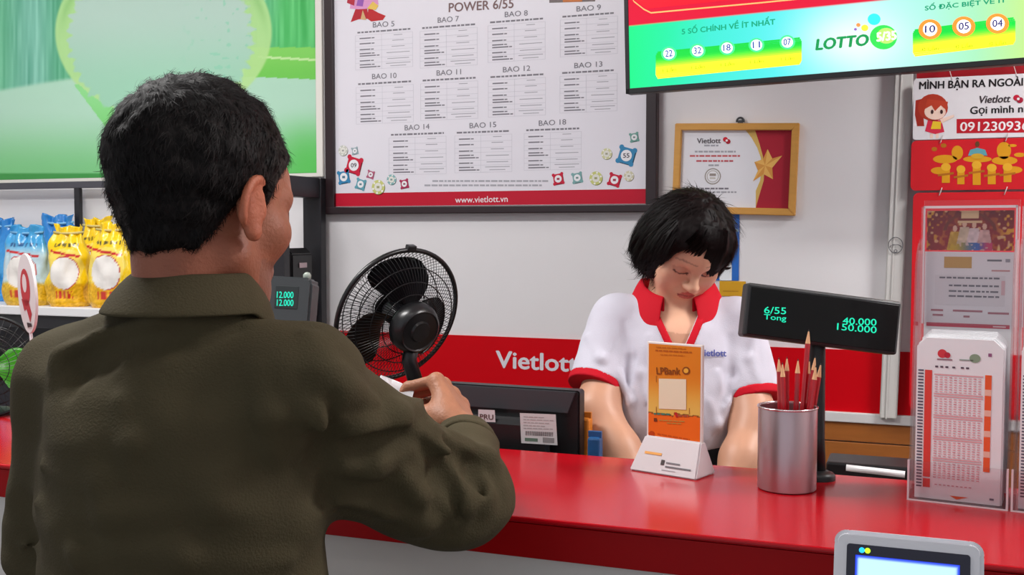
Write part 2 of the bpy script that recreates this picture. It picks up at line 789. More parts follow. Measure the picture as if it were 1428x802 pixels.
ring = [fl.px(1249 + 8 * math.cos(a), 345 + 4 * math.sin(a)) for a in np.linspace(math.pi, 2 * math.pi, 12)]
mbx.tube([(x, WALLY - 0.0337, z) for x, z in ring], 0.0009, n=5)
ring = [fl.px(1249 + 2 * math.cos(a), 350 + 2 * math.sin(a)) for a in np.linspace(0, 2 * math.pi, 12)]
mbx.tube([(x, WALLY - 0.0337, z) for x, z in ring[:-1]], 0.0009, n=5, closed=True)
mbx.build('pencilled_mark', ink((90, 90, 95)), jamb)
# red header board on the wall right of the jamb
zh = at_y(1350, 107, WALLY).z
struct('trim_5', MB().box((xc(1, 2.0) + 0.003, WALLY - 0.012, zh), (XR, WALLY + 0.01, ZC)), mat('dark_red_board', (150, 10, 24), rough=0.4))

for lx, ly, sx, sy, pw in LAMPS:
    t = thing('ceiling_lamp', 'white flush ceiling lamp panel over the shop, at x %.1f m' % lx, 'lamp', (lx, ly, 2.82))
    t['label'] = {-1.65: 'long white ceiling lamp above the left part of the counter', 1.15: 'added square white fill lamp on the ceiling right of the television', -0.15: 'longest white ceiling lamp above the customer side of the counter',
                  -2.7: 'square white ceiling lamp in front of the rice shelf'}[lx]
    MB().box((-sx / 2 - 0.02, -sy / 2 - 0.02, 0), (sx / 2 + 0.02, sy / 2 + 0.02, ZC - 2.82), bev=0.004).build('housing', WHITEP, t)
    MB().box((-sx / 2, -sy / 2, -0.004), (sx / 2, sy / 2, 0.0)).build('diffuser', WHITEP, t)

# ------------------------------------------------------------------ counter
RED_TOP = mat('glossy_red_laminate', (166, 5, 20), rough=0.2, spec=0.26)
RED_FRONT = mat('red_laminate_front', (150, 0, 6), rough=0.4, spec=0.15)
za = at_y(930, 801, CF).z
ct = thing('service_counter', 'long service counter with glossy red top and white front panel', 'counter', (-0.9, (CF + CB) / 2, 0))
ox, oy = -0.9, (CF + CB) / 2
CX0, CX1 = -3.0, 1.1
MB().box((CX0 - ox, CF - oy, COUNTER_Z - 0.008), (CX1 - ox, CB - oy, COUNTER_Z), bev=0.003).build('worktop', RED_TOP, ct)
MB().box((CX0 - ox, CF - oy + 0.001, za), (CX1 - ox, CF - oy + 0.03, COUNTER_Z - 0.0082), bev=0.001).build('apron', RED_FRONT, ct)
MB().box((CX0 - ox, CF - oy + 0.012, 0.08), (CX1 - ox, CF - oy + 0.03, za)).build('front_panel', mat('white_front_panel', (214, 210, 206), rough=0.5, var=0.03), ct)
MB().box((CX0 - ox, CF - oy + 0.05, 0.0), (CX1 - ox, CF - oy + 0.07, 0.08)).build('plinth', DKGREY, ct)
for s in (CX0, CX1 - 0.02):
    MB().box((s - ox, CF - oy + 0.03, 0.08), (s - ox + 0.02, CB - oy - 0.02, COUNTER_Z - 0.03)).build('end_panel', WHITEP, ct)
MB().box((CX0 - ox + 0.02, CB - oy - 0.035, 0.08), (CX1 - ox - 0.02, CB - oy - 0.02, COUNTER_Z - 0.03)).build('back_panel', WHITEP, ct)

# lower staff desk behind the counter
DZ = 0.815
dk = thing('staff_desk', 'low grey staff desk behind the red counter', 'desk', (-0.8, 1.84, 0))
MB().box((-1.3, 1.70 - 1.84, DZ - 0.025), (1.5, 1.86 - 1.84, DZ), bev=0.002).build('desk_top', mat('grey_laminate', (120, 118, 116), rough=0.4), dk)
for sx in (-1.28, 0.1, 1.46):
    MB().box((sx, 1.71 - 1.84, 0), (sx + 0.02, 1.85 - 1.84, DZ - 0.025)).build('side_panel', mat('grey_laminate', (120, 118, 116)), dk)

# ------------------------------------------------------------------ green rice poster
DKBROWN = mat('dark_brown_frame', (38, 22, 26), rough=0.35)
gp_r = at_y(441, 200, WALLY - 0.012).x
gp_b = at_y(220, 246, WALLY - 0.012).z
gp = thing('rice_poster', 'large green poster showing a bowl of white rice', 'poster', (gp_r, WALLY - 0.012, gp_b))
GW, GH = 1.75, 0.85


def green_print(x, z):
    px, py = proj(np.stack([x + gp_r, np.full_like(x, WALLY - 0.012), z + gp_b], 1))
    n = vnoise(np.stack([px, py * 0.06, px * 0], 1), 0.35)
    n2 = vnoise(np.stack([px, py * 0.05, px * 0 + 7], 1), 0.12)
    c = mixc((88, 176, 126), (118, 186, 166), sstep(0, 70, 70 - np.abs(px - 45)) * 0.9)
    c = mixc(c, (84, 190, 106), sstep(360, 400, px))
    c = c + (n[:, None] * 36 + n2[:, None] * 40) * np.array([1, 0.8, 0.9])
    low = sstep(-3, 5, py - (122 - 16 * np.sin((px - 20) / 110.0) - 0.03 * px))
    lc = mixc((174, 216, 192), (122, 198, 132), sstep(150, 242, py))
    lc = mixc(lc, (92, 196, 92), sstep(360, 430, px) * sstep(140, 235, py))
    c = mixc(c, lc, np.where(px < 240, low, sstep(88, 96, py - (px - 370) * 0.16)))
    # green stripe with pale line on the right
    s = (px > 340) & (py > 66) & (py < 108 + (px - 370) * .04)
    c = np.where(s[:, None], mixc((128, 208, 96), (112, 200, 84), sstep(70, 105, py)), c)
    s = (px > 360) & (np.abs(py - 80 - (px - 370) * 0.05) < 1.6)
    c = np.where(s[:, None], np.array((190, 230, 160)), c)
    # bowl
    bx, by = (px - 228) / 151.0, (py - 45) / 122.0
    r = np.sqrt(bx ** 2 + by ** 2)
    bowl = 0.92 * (1 - sstep(0.985, 1.015, r))
    c = mixc(c, (178, 222, 146), bowl)
    base = (np.abs(px - 200) < 88 - (py - 130) * 0.75) & (py > 118) & (py < 196)
    c = np.where((base & (r > 0.98))[:, None], mixc((140, 218, 140), (120, 208, 118), sstep(130, 190, py)), c)
    c = mixc(c, (128, 190, 108), bowl * sstep(0.86, 0.95, r) * (1 - sstep(0.93, 0.99, r)) * sstep(60, 0, py) * 0.6)
    ang = np.arctan2(by, bx)
    jag = 0.025 * np.sin(ang * 37) + 0.02 * np.sin(ang * 61 + 1) + 0.03 * n
    rr = np.sqrt(((px - 224) / 128.0) ** 2 + ((py - 52) / 118.0) ** 2) + jag
    rice = 1 - sstep(0.98, 1.02, rr)
    rc = mixc((178, 208, 194), (156, 208, 180), sstep(10, 130, py))
    c = mixc(c, rc, rice)
    sp = vnoise(np.stack([px, py, px * 0], 1), 0.16)
    c = mixc(c, (140, 206, 176), rice * (sp > 0.33) * sstep(240, 300, px) * 0.7)
    c = mixc(c, (60, 150, 70), sstep(240.5, 243, py))
    return c


paint_plane('printed_face', -GW, 0, 0, GH, 520, 260, green_print, mat('gloss_print', (255, 255, 255), rough=0.3, spec=0.4, attr='print'), gp)
MB().box((-GW - 0.02, 0.0005, -0.012), (0.022, 0.0115, GH + 0.01), bev=0.002).build('white_border', mat('cream_edge', (226, 222, 214), rough=0.5), gp)

# ------------------------------------------------------------------ prize table poster
pb = at_y(690, 297.5, WALLY - 0.03)
pl_, pr_ = at_y(453.5, 297, WALLY - 0.03).x, at_y(915, 297, WALLY - 0.03).x
pp = thing('prize_poster', 'large white prize table poster in a dark brown frame', 'poster', (pl_, WALLY - 0.03, pb.z))
PW, PH = pr_ - pl_, 0.86
il, ir = at_y(468, 280, WALLY - 0.02).x - pl_, at_y(901, 280, WALLY - 0.02).x - pl_
ib = at_y(690, 286.5, WALLY - 0.02).z - pb.z
fr = MB()
fr.box((0, 0, 0), (PW, 0.029, ib), bev=0.003).box((0, 0, PH - ib), (PW, 0.029, PH), bev=0.003)
fr.box((0, 0.0005, ib * 0.5), (il, 0.029, PH - ib * 0.5), bev=0.003).box((ir, 0.0005, ib * 0.5), (PW, 0.029, PH - ib * 0.5), bev=0.003)
fr.build('frame', DKBROWN, pp)
MB().box((il - 0.005, 0.012, ib - 0.005), (ir + 0.005, 0.028, PH - ib + 0.005)).build('sheet', mat('poster_sheet', (222, 220, 228), rough=0.4), pp)
fl = Flat(pp, y=0.012)
G1, G2, G3 = (122, 120, 128), (162, 162, 170), (200, 199, 208)
zf0, zf1 = fl.px(690, 286)[1], fl.px(690, 266.5)[1]
fl.rect(il, zf0, ir, zf1, (186, 6, 42), 1)
fl.text('www.vietlott.vn', (635, 283), (708, 281.6), 8.5, (235, 225, 230), 2, bold=0.01)
fl.build('footer_band', pp)
fl = Flat(pp, y=0.012)
fl.text('POWER 6/55', (626, 17), (716, 11), 12.5, (122, 96, 96), 2, bold=0.02)
HEADS = [('BAO 5', 520, 38.5, 550, 36.6), ('BAO 7', 610.5, 32, 640, 29.5), ('BAO 8', 704, 24, 736, 21.6), ('BAO 9', 804, 16.2, 838, 13.6),
         ('BAO 10', 519, 110.5, 553, 108.8), ('BAO 11', 609, 105.6, 643, 103.6), ('BAO 12', 701.5, 101, 739.5, 98.6), ('BAO 13', 801, 95.3, 840, 92.8),
         ('BAO 14', 564.5, 182, 599, 180), ('BAO 15', 655, 179, 692, 177.2), ('BAO 18', 751.5, 175.6, 789.5, 173.6)]
fl.build('title_lettering', pp)
rnd = random.Random(4)
for s, x0, y0, x1, y1 in HEADS:
    fl = Flat(pp, y=0.012)
    fl.text(s, (x0, y0), (x1, y1), 7.4, G1, 2, bold=0.008)
    cx, cz = fl.px((x0 + x1) / 2, (y0 + y1) / 2)
    cx2, _ = fl.px((x0 + x1) / 2 + 10, (y0 + y1) / 2)
    k = (cx2 - cx) / 10
    kv = (cz - fl.px((x0 + x1) / 2, (y0 + y1) / 2 + 10)[1]) / 10 * (0.93 if s == 'BAO 5' else 1)
    R_ = lambda a, b, c_, d_, col, la=1: fl.rect(cx + a * k, cz - d_ * kv, cx + c_ * k, cz - b * kv, col, la)
    x = -37
    while x < 36:                                       # blurred subtitle dashes
        w = rnd.uniform(3, 8)
        R_(x, 4.6, min(x + w, 37), 7.0, G1)
        x += w + 1.3
    for yy in (10, 18.5, 27.5, 34, 45, 52, 62):
        R_(-40, yy, 40, yy + 0.5, G3)
    for xx in (-40, -3, 40):
        R_(xx - 0.25, 10, xx + 0.25, 62.5, G3)
    for yy, w in ((15, 21), (23, 21), (32, 20), (38, 21), (41.6, 28), (49, 20), (55, 21), (58.8, 29)):
        R_(-34, yy - 0.9, -34 + w - 5, yy + 0.9, G1)
        R_(-34 + w - 4, yy - 0.7, -34 + w, yy + 0.9, G1)
    for yy, w in ((13, 12), (21, 16), (30, 18), (39, 32), (48, 30), (55, 34), (59, 22)):
        R_(20 - w / 2, yy - 0.5, 20 + w / 2, yy + 0.5, G2)
    fl.build('prize_table', pp)
fl = Flat(pp, y=0.012)
for (xa, xb, yy) in ((603, 762, 252.5), (592, 757, 258.5)):
    x = xa
    while x < xb:
        w = rnd.uniform(3, 9)
        fl.poly([(x, yy + 1.2), (x + w, yy + 1.2), (x + w, yy - 1.2), (x, yy - 1.2)], G2, 1, px=True)
        x += w + 1.4
fl.build('footnote_print', pp)
fl = Flat(pp, y=0.012)


def chip(px, py, r, c, sq, txt=None):
    fl = Flat(pp, y=0.012)
    x, z = fl.px(px, py)
    x2, _ = fl.px(px + r, py)
    m = x2 - x
    dark = tuple(int(v * 0.55) for v in c)
    if sq:
        fl.poly(ngon(x + m * .1, z - m * .12, m * 1.12, n=4, rot=0.5 if sq == 1 else 0.95), dark, 1)
        fl.poly(ngon(x, z, m * 1.12, n=4, rot=0.5 if sq == 1 else 0.95), c, 2)
        for k in range(4):
            a = (0.5 if sq == 1 else 0.95) + k * math.pi / 2
            fl.poly(ngon(x + math.cos(a) * m, z + math.sin(a) * m, m * .26, n=10), c, 3)
        fl.poly(ngon(x, z, m * 0.58, n=18), (232, 232, 236), 4)
    else:
        fl.poly(ngon(x + m * .08, z - m * .1, m, n=22), dark, 1)
        fl.poly(ngon(x, z, m, n=22), c, 2)
        for k in range(6):
            a = k * math.pi / 3 + .3
            fl.poly(ngon(x + math.cos(a) * m * .82, z + math.sin(a) * m * .82, m * .16, n=8), (236, 236, 230), 3)
        fl.poly(ngon(x, z, m * 0.6, n=18), (222, 222, 214), 4)
    if txt:
        fl.text(txt, (x - m * .32, z - m * .22), (x + m * .32, z - m * .22), m * .44, (60, 50, 60), 5, px=False, bold=0.02)
    else:
        fl.rect(x - m * .22, z - m * .16, x + m * .22, z + m * .16, tuple(int(v * .6 + 40) for v in c), 5)
    fl.build('printed_chip', pp)


RC, BC, TC, YC, GC = (196, 20, 56), (52, 132, 178), (96, 160, 176), (196, 200, 120), (196, 198, 190)
for a in ((478.5, 210, 6.5, GC, 0), (495, 210.5, 5, (150, 170, 176), 2), (493.5, 230.5, 12, RC, 1, '09'), (479.5, 247, 9, BC, 2), (503, 257, 7.5, TC, 1),
          (517, 243.5, 5.5, (176, 90, 120), 1), (527.5, 261, 9, YC, 0), (546, 250.5, 6.5, (130, 176, 178), 0), (564, 256.5, 6.5, (170, 40, 84), 2),
          (884.5, 191.5, 7, (110, 160, 150), 2), (846, 214.5, 7.5, (206, 206, 160), 0), (873.5, 217, 13.5, BC, 1, '55'), (778.5, 249.5, 8.5, RC, 2), (805, 248, 8, (120, 166, 166), 2),
          (831, 248.5, 9, YC, 0), (857, 251, 9.5, RC, 1), (877, 245.5, 7, (206, 200, 170), 0)):
    chip(*a)
# plain red bow and gift shapes at the top left, cut by the picture
for pts, c, la in (([(489, 31), (496, 12), (512, 10), (514, 26), (500, 27)], (176, 30, 44), 1), ([(512, 26), (514, 10), (528, 18), (538, 22), (534, 28), (518, 30)], (186, 34, 40), 2),
                   ([(503, 27), (506, 14), (511, 28)], (206, 170, 120), 3), ([(488, 12), (490, -8), (526, -8), (528, 6), (516, 12), (500, 13)], (216, 150, 196), 2),
                   ([(512, 12), (520, 2), (528, 8), (524, 14)], (226, 190, 90), 4), ([(497, 8), (500, -4), (508, -2), (506, 9)], (150, 90, 176), 3), ([(484, 4), (486, -8), (496, -8), (494, 8)], (176, 40, 60), 4)):
    fl.poly(pts, c, la, px=True)
fl.poly([(766, 4), (830, 2), (830, -12), (766, -12)], (120, 112, 112), 1, px=True)
fl.poly([(785, 3.2), (812, 2.4), (812, -8), (785, -8)], (196, 120, 70), 2, px=True)
fl.build('corner_print', pp)

# ------------------------------------------------------------------ framed certificate
c0 = at_y(936.5, 296.5, WALLY - 0.02)
c1 = at_y(1108.5, 301, WALLY - 0.02)
c3 = at_y(942, 172, WALLY - 0.02)
roll = math.atan2(-(c1.z - c0.z), c1.x - c0.x)
CW, CH = math.hypot(c1.x - c0.x, c1.z - c0.z), math.hypot(c3.x - c0.x, c3.z - c0.z)
ce = thing('framed_certificate', 'award certificate with gold star in a light wooden frame', 'picture frame', tuple(c0), (0, roll, 0))
fw = 0.018
f2 = MB()
f2.prism([(0, 0), (CW, 0), (CW - fw, fw), (fw, fw)], 0, 0.019, bev=0.0015)
f2.prism([(0, CH), (CW, CH), (CW - fw, CH - fw), (fw, CH - fw)], 0, 0.019, bev=0.0015)
f2.prism([(0, 0), (fw, fw), (fw, CH - fw), (0, CH)], 0, 0.019, bev=0.0015)
f2.prism([(CW, 0), (CW - fw, fw), (CW - fw, CH - fw), (CW, CH)], 0, 0.019, bev=0.0015)
f2.build('frame', WOODF, ce)
MB().box((fw - 0.003, 0.011, fw - 0.003), (CW - fw + 0.003, 0.018, CH - fw + 0.003)).build('paper', mat('certificate_paper', (226, 226, 232), rough=0.35), ce)
fl = Flat(ce, y=0.011)
a0, a1, b0, b1 = fw, CW - fw, fw, CH - fw
zq = lambda px, py: fl.px(px, py)
arc = lambda cx, cy, r0, s, e: [zq(cx + r0 * math.cos(t), cy + r0 * math.sin(t) * 0.98) for t in np.linspace(s, e, 18)]
xg = zq(1040, 200)[0]
# gold crescent then red field
left = [(zq(x, y)) for x, y in ((1040, 183), (1048, 192), (1056, 206), (1061, 220), (1062, 236), (1060, 252), (1054, 266), (1044, 278), (1032, 286))]
right = [(zq(x, y)) for x, y in ((1054, 287), (1059, 272), (1065, 252), (1066, 236), (1064, 218), (1059, 200), (1053, 183))]
left[0] = (left[0][0], b1)
left[-1] = (left[-1][0], b0)
right[0] = (right[0][0], b0)
right[-1] = (right[-1][0], b1)
for (l1, l2), (r1, r2) in zip(zip(left, left[1:]), zip(right[::-1], right[::-1][1:])):
    fl.poly([l1, l2, r2, r1], (212, 176, 96), 1)
for r1, r2 in zip(right, right[1:]):
    fl.poly([r1, (a1, r1[1]), (a1, r2[1]), r2], (168, 30, 50), 1)
# star
sx, sz = zq(1067, 234)
ks = 0.0019
tips = [(1070.5, 208), (1091, 217), (1078, 250), (1050, 253), (1052, 226)]
inn = [(1077, 221), (1077, 234), (1065, 243), (1057, 238), (1064, 222)]
star = []
for t_, n_ in zip(tips, inn):
    star += [zq(*t_), zq(*n_)]
cstar = zq(1067, 231)
for i in range(10):
    fl.poly([cstar, star[i], star[(i + 1) % 10]], (214, 150, 70) if i % 2 else (230, 180, 96), 3)
fl.text('Vietlott', (972, 200), (1005, 199.6), 7, (90, 84, 90), 2, bold=0.03)
ex, ez = zq(1013.5, 196)
km = abs(zq(1020, 196)[0] - ex) / 6.5
fl.poly(ngon(ex - 2 * km, ez + 1.5 * km, 3.4 * km), (206, 30, 50), 2).poly(ngon(ex + 2 * km, ez - 1.5 * km, 3.4 * km), (170, 20, 44), 3).poly(ngon(ex, ez, 1.6 * km), (236, 230, 234), 4)
for yy, x0, x1, c in ((203, 982, 1003, G2), (211.5, 969, 1026, G2), (217.5, 962, 1032, (196, 90, 96)), (224.5, 971, 1023, (190, 80, 90)), (230.5, 988, 1003, G2), (263, 972, 1016, G1), (268, 962, 1027, G2)):
    x = x0
    while x < x1:
        w = rnd.uniform(3, 8)
        fl.poly([(x, yy + 1.2), (min(x + w, x1), yy + 1.2), (min(x + w, x1), yy - 1.2), (x, yy - 1.2)], c, 1, px=True)
        x += w + 1.2
mx_, mz_ = zq(994, 246)
fl.poly(ngon(mx_, mz_, 11.5 * km), (150, 142, 134), 1).poly(ngon(mx_, mz_, 10 * km), (226, 226, 230), 2).poly(ngon(mx_, mz_, 8.4 * km), (176, 168, 160), 3).poly(ngon(mx_, mz_, 7.4 * km), (230, 230, 234), 4)
fl.rect(mx_ - 4.5 * km, mz_ + 0.5 * km, mx_ + 4.5 * km, mz_ + 4 * km, (150, 140, 134), 5).rect(mx_ - 4 * km, mz_ - 3.5 * km, mx_ + 4 * km, mz_ - 1.5 * km, (190, 184, 176), 5)
fl.build('certificate_print', ce)
hk = at_y(1029, 167, WALLY)
MB().tube([(hk.x - c0.x + math.cos(a) * 0.009, 0.012, CH + 0.006 + math.sin(a) * 0.009) for a in np.linspace(-0.3, math.pi + 0.3, 10)], 0.003, n=6).box((hk.x - c0.x - 0.006, 0.006, CH - 0.001), (hk.x - c0.x + 0.006, 0.018, CH + 0.008)).build('hanging_hook', DKGREY, ce)

# blue notice and yellow tag on the wall behind the clerk
b0_, b1_ = at_y(1003, 391, WALLY - 0.003), at_y(1031, 298, WALLY - 0.003)
bp = thing('wall_notice', 'narrow blue notice hanging below the certificate frame', 'notice', (b0_.x - 0.06, WALLY - 0.003, b0_.z))
MB().box((0, 0, 0), (b1_.x - b0_.x + 0.06, 0.0028, b1_.z - b0_.z)).build('sheet', ink((40, 104, 190)), bp)
fl = Flat(bp)
w_ = b1_.x - b0_.x + 0.06
fl.rect(w_ - 0.05, 0.128, w_ - 0.002, 0.136, (150, 176, 190)).rect(w_ - 0.05, 0.0, w_ - 0.018, 0.035, (226, 232, 236)).poly(ngon(w_ - 0.03, 0.04, 0.012), (226, 232, 236), 1).rect(w_ - 0.04, 0.15, w_ - 0.03, 0.156, (120, 160, 210)).rect(w_ - 0.022, 0.148, w_ - 0.01, 0.158, (150, 190, 220))
fl.build('notice_print', bp)
y0_, y1_ = at_y(1003, 413, WALLY - 0.003), at_y(1040, 392.5, WALLY - 0.003)
yp = thing('yellow_tag', 'small mustard yellow card on the wall below the blue notice', 'card', (y0_.x, WALLY - 0.003, y0_.z))
MB().box((0, 0, 0), (y1_.x - y0_.x, 0.0028, y1_.z - y0_.z), bev=0.001).build('sheet', ink((206, 154, 30)), yp)
fl = Flat(yp)
fl.rect(0.01, 0.012, 0.05, 0.015, (180, 128, 24))
fl.build('card_print', yp)

# ------------------------------------------------------------------ hanging signs at the right
SY = WALLY - 0.05
SW = 0.36


def sign(name, label, pxl, top, bot, rad, m):
    a = at_y(pxl, bot, SY)
    b = at_y(pxl, top, SY)
    t = thing(name, label, 'sign', tuple(a))
    MB().prism(rrect(0, 0, SW, b.z - a.z, rad), 0, 0.006, bev=0.0006).build('board', m, t)
    return t, b.z - a.z


s1, h1 = sign('away_sign', 'white hanging sign with black lettering, phone number and a cartoon girl', 1272.5, 110, 195.5, 0.008, mat('white_sign_board', (222, 220, 224), rough=0.4))
fl = Flat(s1)
fl.text('MÌNH BẬN RA NGOÀI', (1282, 127.5), (1426, 122.5), 17, (24, 20, 24), 2, bold=0.018)
fl.text('Vietlott', (1366, 144), (1409, 142.5), 10, (60, 50, 56), 2, bold=0.03, shear=0.2)
fl.text('Gọi mình nhé', (1353, 162), (1443, 159), 13, (24, 20, 24), 2, bold=0.02)
fl.poly([(1334, 186), (1500, 184), (1500, 163), (1334, 166)], (184, 14, 34), 1, px=True)
fl.text('0912309367', (1339, 183), (1446, 181.5), 12.5, (236, 232, 234), 2, bold=0.02)
ex, ez = fl.px(1420, 138)
km = abs(fl.px(1427, 138)[0] - ex) / 7
fl.poly(ngon(ex - 2.5 * km, ez + 2 * km, 4.5 * km), (190, 20, 54), 2).poly(ngon(ex + 2.5 * km, ez - 2 * km, 4.5 * km), (160, 14, 50), 3).poly(ngon(ex, ez, 2 * km), (230, 226, 230), 4)
fl.build('sign_lettering', s1)
fl = Flat(s1)
Q = lambda pts, c, la: fl.poly(pts, c, la, px=True)
E = lambda cx, cy, rx, ry, c, la, n=20: fl.poly([(cx + rx * math.cos(2 * math.pi * k / n), cy + ry * math.sin(2 * math.pi * k / n)) for k in range(n)], c, la, px=True)
E(1301, 150, 21, 19, (172, 52, 30), 2)
Q([(1277, 140), (1285, 138), (1289, 176), (1279, 176), (1276, 160)], (160, 40, 26), 1)
E(1304, 156, 15, 11, (236, 206, 190), 3)
Q([(1290, 152), (1293, 138), (1322, 142), (1320, 154), (1312, 147), (1304, 155), (1299, 147)], (184, 60, 34), 4)
E(1300, 156, 2, 3, (60, 30, 30), 5)
E(1313, 156, 2, 3, (60, 30, 30), 5)
Q([(1290, 183), (1294, 168), (1313, 168), (1317, 184), (1304, 187)], (206, 40, 70), 2)
Q([(1298, 180), (1301, 169), (1312, 170), (1312, 180)], (226, 190, 40), 3)
Q([(1311, 166), (1330, 160), (1331, 163), (1313, 172)], (236, 206, 190), 4)
Q([(1297, 186), (1301, 186), (1301, 193), (1297, 193)], (236, 206, 190), 1)
Q([(1305, 186), (1309, 186), (1309, 193), (1305, 193)], (236, 206, 190), 1)
fl.build('printed_girl', s1)
RSIGN = mat('red_sign_board', (204, 10, 26), rough=0.4, spec=0.4)
s2, h2 = sign('gold_figures_sign', 'red hanging plaque with small golden figures under the white sign', 1269.5, 196.5, 266, 0.012, RSIGN)
fl = Flat(s2)
GO, GO2 = (214, 150, 16), (176, 106, 14)
for px_, w, y0, y1 in ((1319, 11, 236, 255), (1340, 10, 239, 257), (1362, 11, 233, 258), (1383, 11, 237, 257), (1405, 11, 236, 254)):
    Q([(px_ - w / 2, y1), (px_ + w / 2, y1), (px_ + w / 2, y0), (px_ - w / 2, y0)], GO, 2)
    E(px_, y0 - 3, w * .62, 5.5, (226, 170, 40), 3)
    Q([(px_ - w, y0 + 7), (px_ + w, y0 + 4), (px_ + w, y0 + 7), (px_ - w, y0 + 10)], GO2, 3)
for cx, cy, rx, ry in ((1318, 222, 17, 6), (1335, 213, 8, 10), (1401, 224, 18, 6), (1400, 210, 10, 12), (1363, 222, 20, 4.5), (1310, 238, 12, 5), (1413, 237, 13, 5), (1303, 208, 4, 3), (1316, 203, 4, 3), (1422, 216, 8, 3), (1412, 203, 6, 2)):
    E(cx, cy, rx, ry, GO if rx > 5 else GO2, 1)
Q([(1350, 217), (1353, 209), (1363, 206), (1374, 209), (1377, 217)], (90, 158, 170), 2)
E(1363, 218, 9, 4, (206, 160, 40), 3)
E(1363, 201, 3, 4, (96, 60, 30), 3)
fl.build('printed_figures', s2)
s3, h3 = sign('red_board', 'tall plain red board with rounded corners hanging under the golden plaque', 1267.5, 269, 571, 0.014, RSIGN)
for par, hh, sc in ((s1, h1, 1), (s2, h2, 0), (s3, h3, 0)):
    for px_ in ((1326, 1416) if sc else (1313, 1404)):
        x = at_y(px_, 200, SY).x - par.location.x
        lk = MB()
        if sc:
            lk.tube([(x, -0.001, hh - 0.006), (x - 0.01, 0.004, hh + 0.03), (x - 0.012, 0.034, hh + 0.07)], 0.0009, n=5)
        else:
            lk.tube([(x + 0.003 * math.cos(a), -0.001 + 0.003 * math.sin(a), hh + 0.002 + 0.009 * math.cos(a * 1)) for a in np.linspace(0, 2 * math.pi, 14)[:-1]], 0.0011, n=5, closed=True)
        lk.build('hanging_thread' if sc else 'wire_link', mat('pale_thread', (206, 200, 196), rough=0.5), par)

# ------------------------------------------------------------------ wall television
TY = 2.42
t0 = at_y(872.5, 131, TY)
tv = thing('television', 'large black television showing red and green lottery results', 'television', tuple(t0), (0, math.radians(-1.5), math.radians(-1.0)))
TW, TH = 1.0, 0.575
bz = 0.012
tb = MB()
tb.box((0, 0.004, 0), (TW, 0.035, TH), bev=0.004)
tb.box((0.2, 0.03, 0.08), (TW - 0.2, 0.075, TH - 0.15), bev=0.01)
tb.build('casing', BLACK, tv)
bzm = MB()
bzm.box((0, 0, 0), (TW, 0.006, bz), bev=0.001).box((0, 0, TH - bz), (TW, 0.006, TH), bev=0.001).box((0, 0, 0), (bz * .8, 0.006, TH), bev=0.001).box((TW - bz * .8, 0, 0), (TW, 0.006, TH), bev=0.001)
bzm.build('bezel', BLACK, tv)
dy = WALLY - TY
MB().box((TW / 2 - 0.15, dy - 0.05, 0.15), (TW / 2 + 0.15, dy - 0.02, 0.45)).box((TW / 2 - 0.04, 0.06, 0.25), (TW / 2 + 0.04, dy - 0.04, 0.33)).build('wall_bracket', BLACK, tv)
fl = Flat(tv, y=0.0038)
zred = fl.px(890, 35)[1]
tvM = mtx(tv)


def tv_print(x, z):
    w = np.array([list(tvM @ Vector((a, 0.0038, b))) for a, b in ((0, 0), (1, 0), (0, 1))])
    pts = w[0] + x[:, None] * (w[1] - w[0]) + z[:, None] * (w[2] - w[0])
    px, py = proj(pts)
    stops = [(870, (34, 246, 140)), (930, (44, 242, 170)), (990, (70, 238, 215)), (1080, (90, 240, 240)), (1200, (190, 253, 252)), (1290, (176, 252, 230)), (1360, (176, 244, 196)), (1428, (200, 244, 150)), (1600, (210, 240, 120))]
    xs = [s[0] for s in stops]
    c = np.stack([np.interp(px, xs, [s[1][i] for s in stops]) for i in range(3)], 1)
    g = np.exp(-(((px - 1190) / 75) ** 2 + ((py - 55) / 40) ** 2))
    c = mixc(c, (250, 255, 255), g * 0.9)
    red = z > zred
    rc = mixc((236, 28, 62), (214, 8, 44), sstep(0.0, 0.25, z - zred))
    return np.where(red[:, None], rc, c)


paint_plane('screen', bz * .8, bz, TW - bz * .8, TH - bz, 260, 150, tv_print, SCREEN, tv, y=0.0038)
fl.text('5 SỐ CHÍNH VỀ ÍT NHẤT', (951, 48), (1081, 34), 11.5, (0, 128, 92), 2, em=True, bold=0.022)
fl.text('SỐ ĐẶC BIỆT VỀ ÍT', (1290, 16.5), (1403, 5), 11.5, (0, 118, 84), 2, em=True, bold=0.022)


def tvpanel(x0, y0, x1, y1, hh):
    n = 16
    for i in range(n):
        ta, tb_ = i / n, (i + 1) / n
        t = i / (n - 1)
        c = [int(v) for v in mixc((10, 170, 50), (236, 240, 30), sstep(0.15, 0.8, np.array([t])))[0]]
        xa0, xb0 = (x0, x1) if 1 < i < n - 2 else ((x0 + 1, x1 - 1) if 0 < i < n - 1 else (x0 + 2.5, x1 - 2.5))
        fl.poly([(xa0, y0 + hh * tb_), (xb0, y1 + hh * tb_), (xb0, y1 + hh * ta), (xa0, y0 + hh * ta)], c, 2, px=True, em=True)


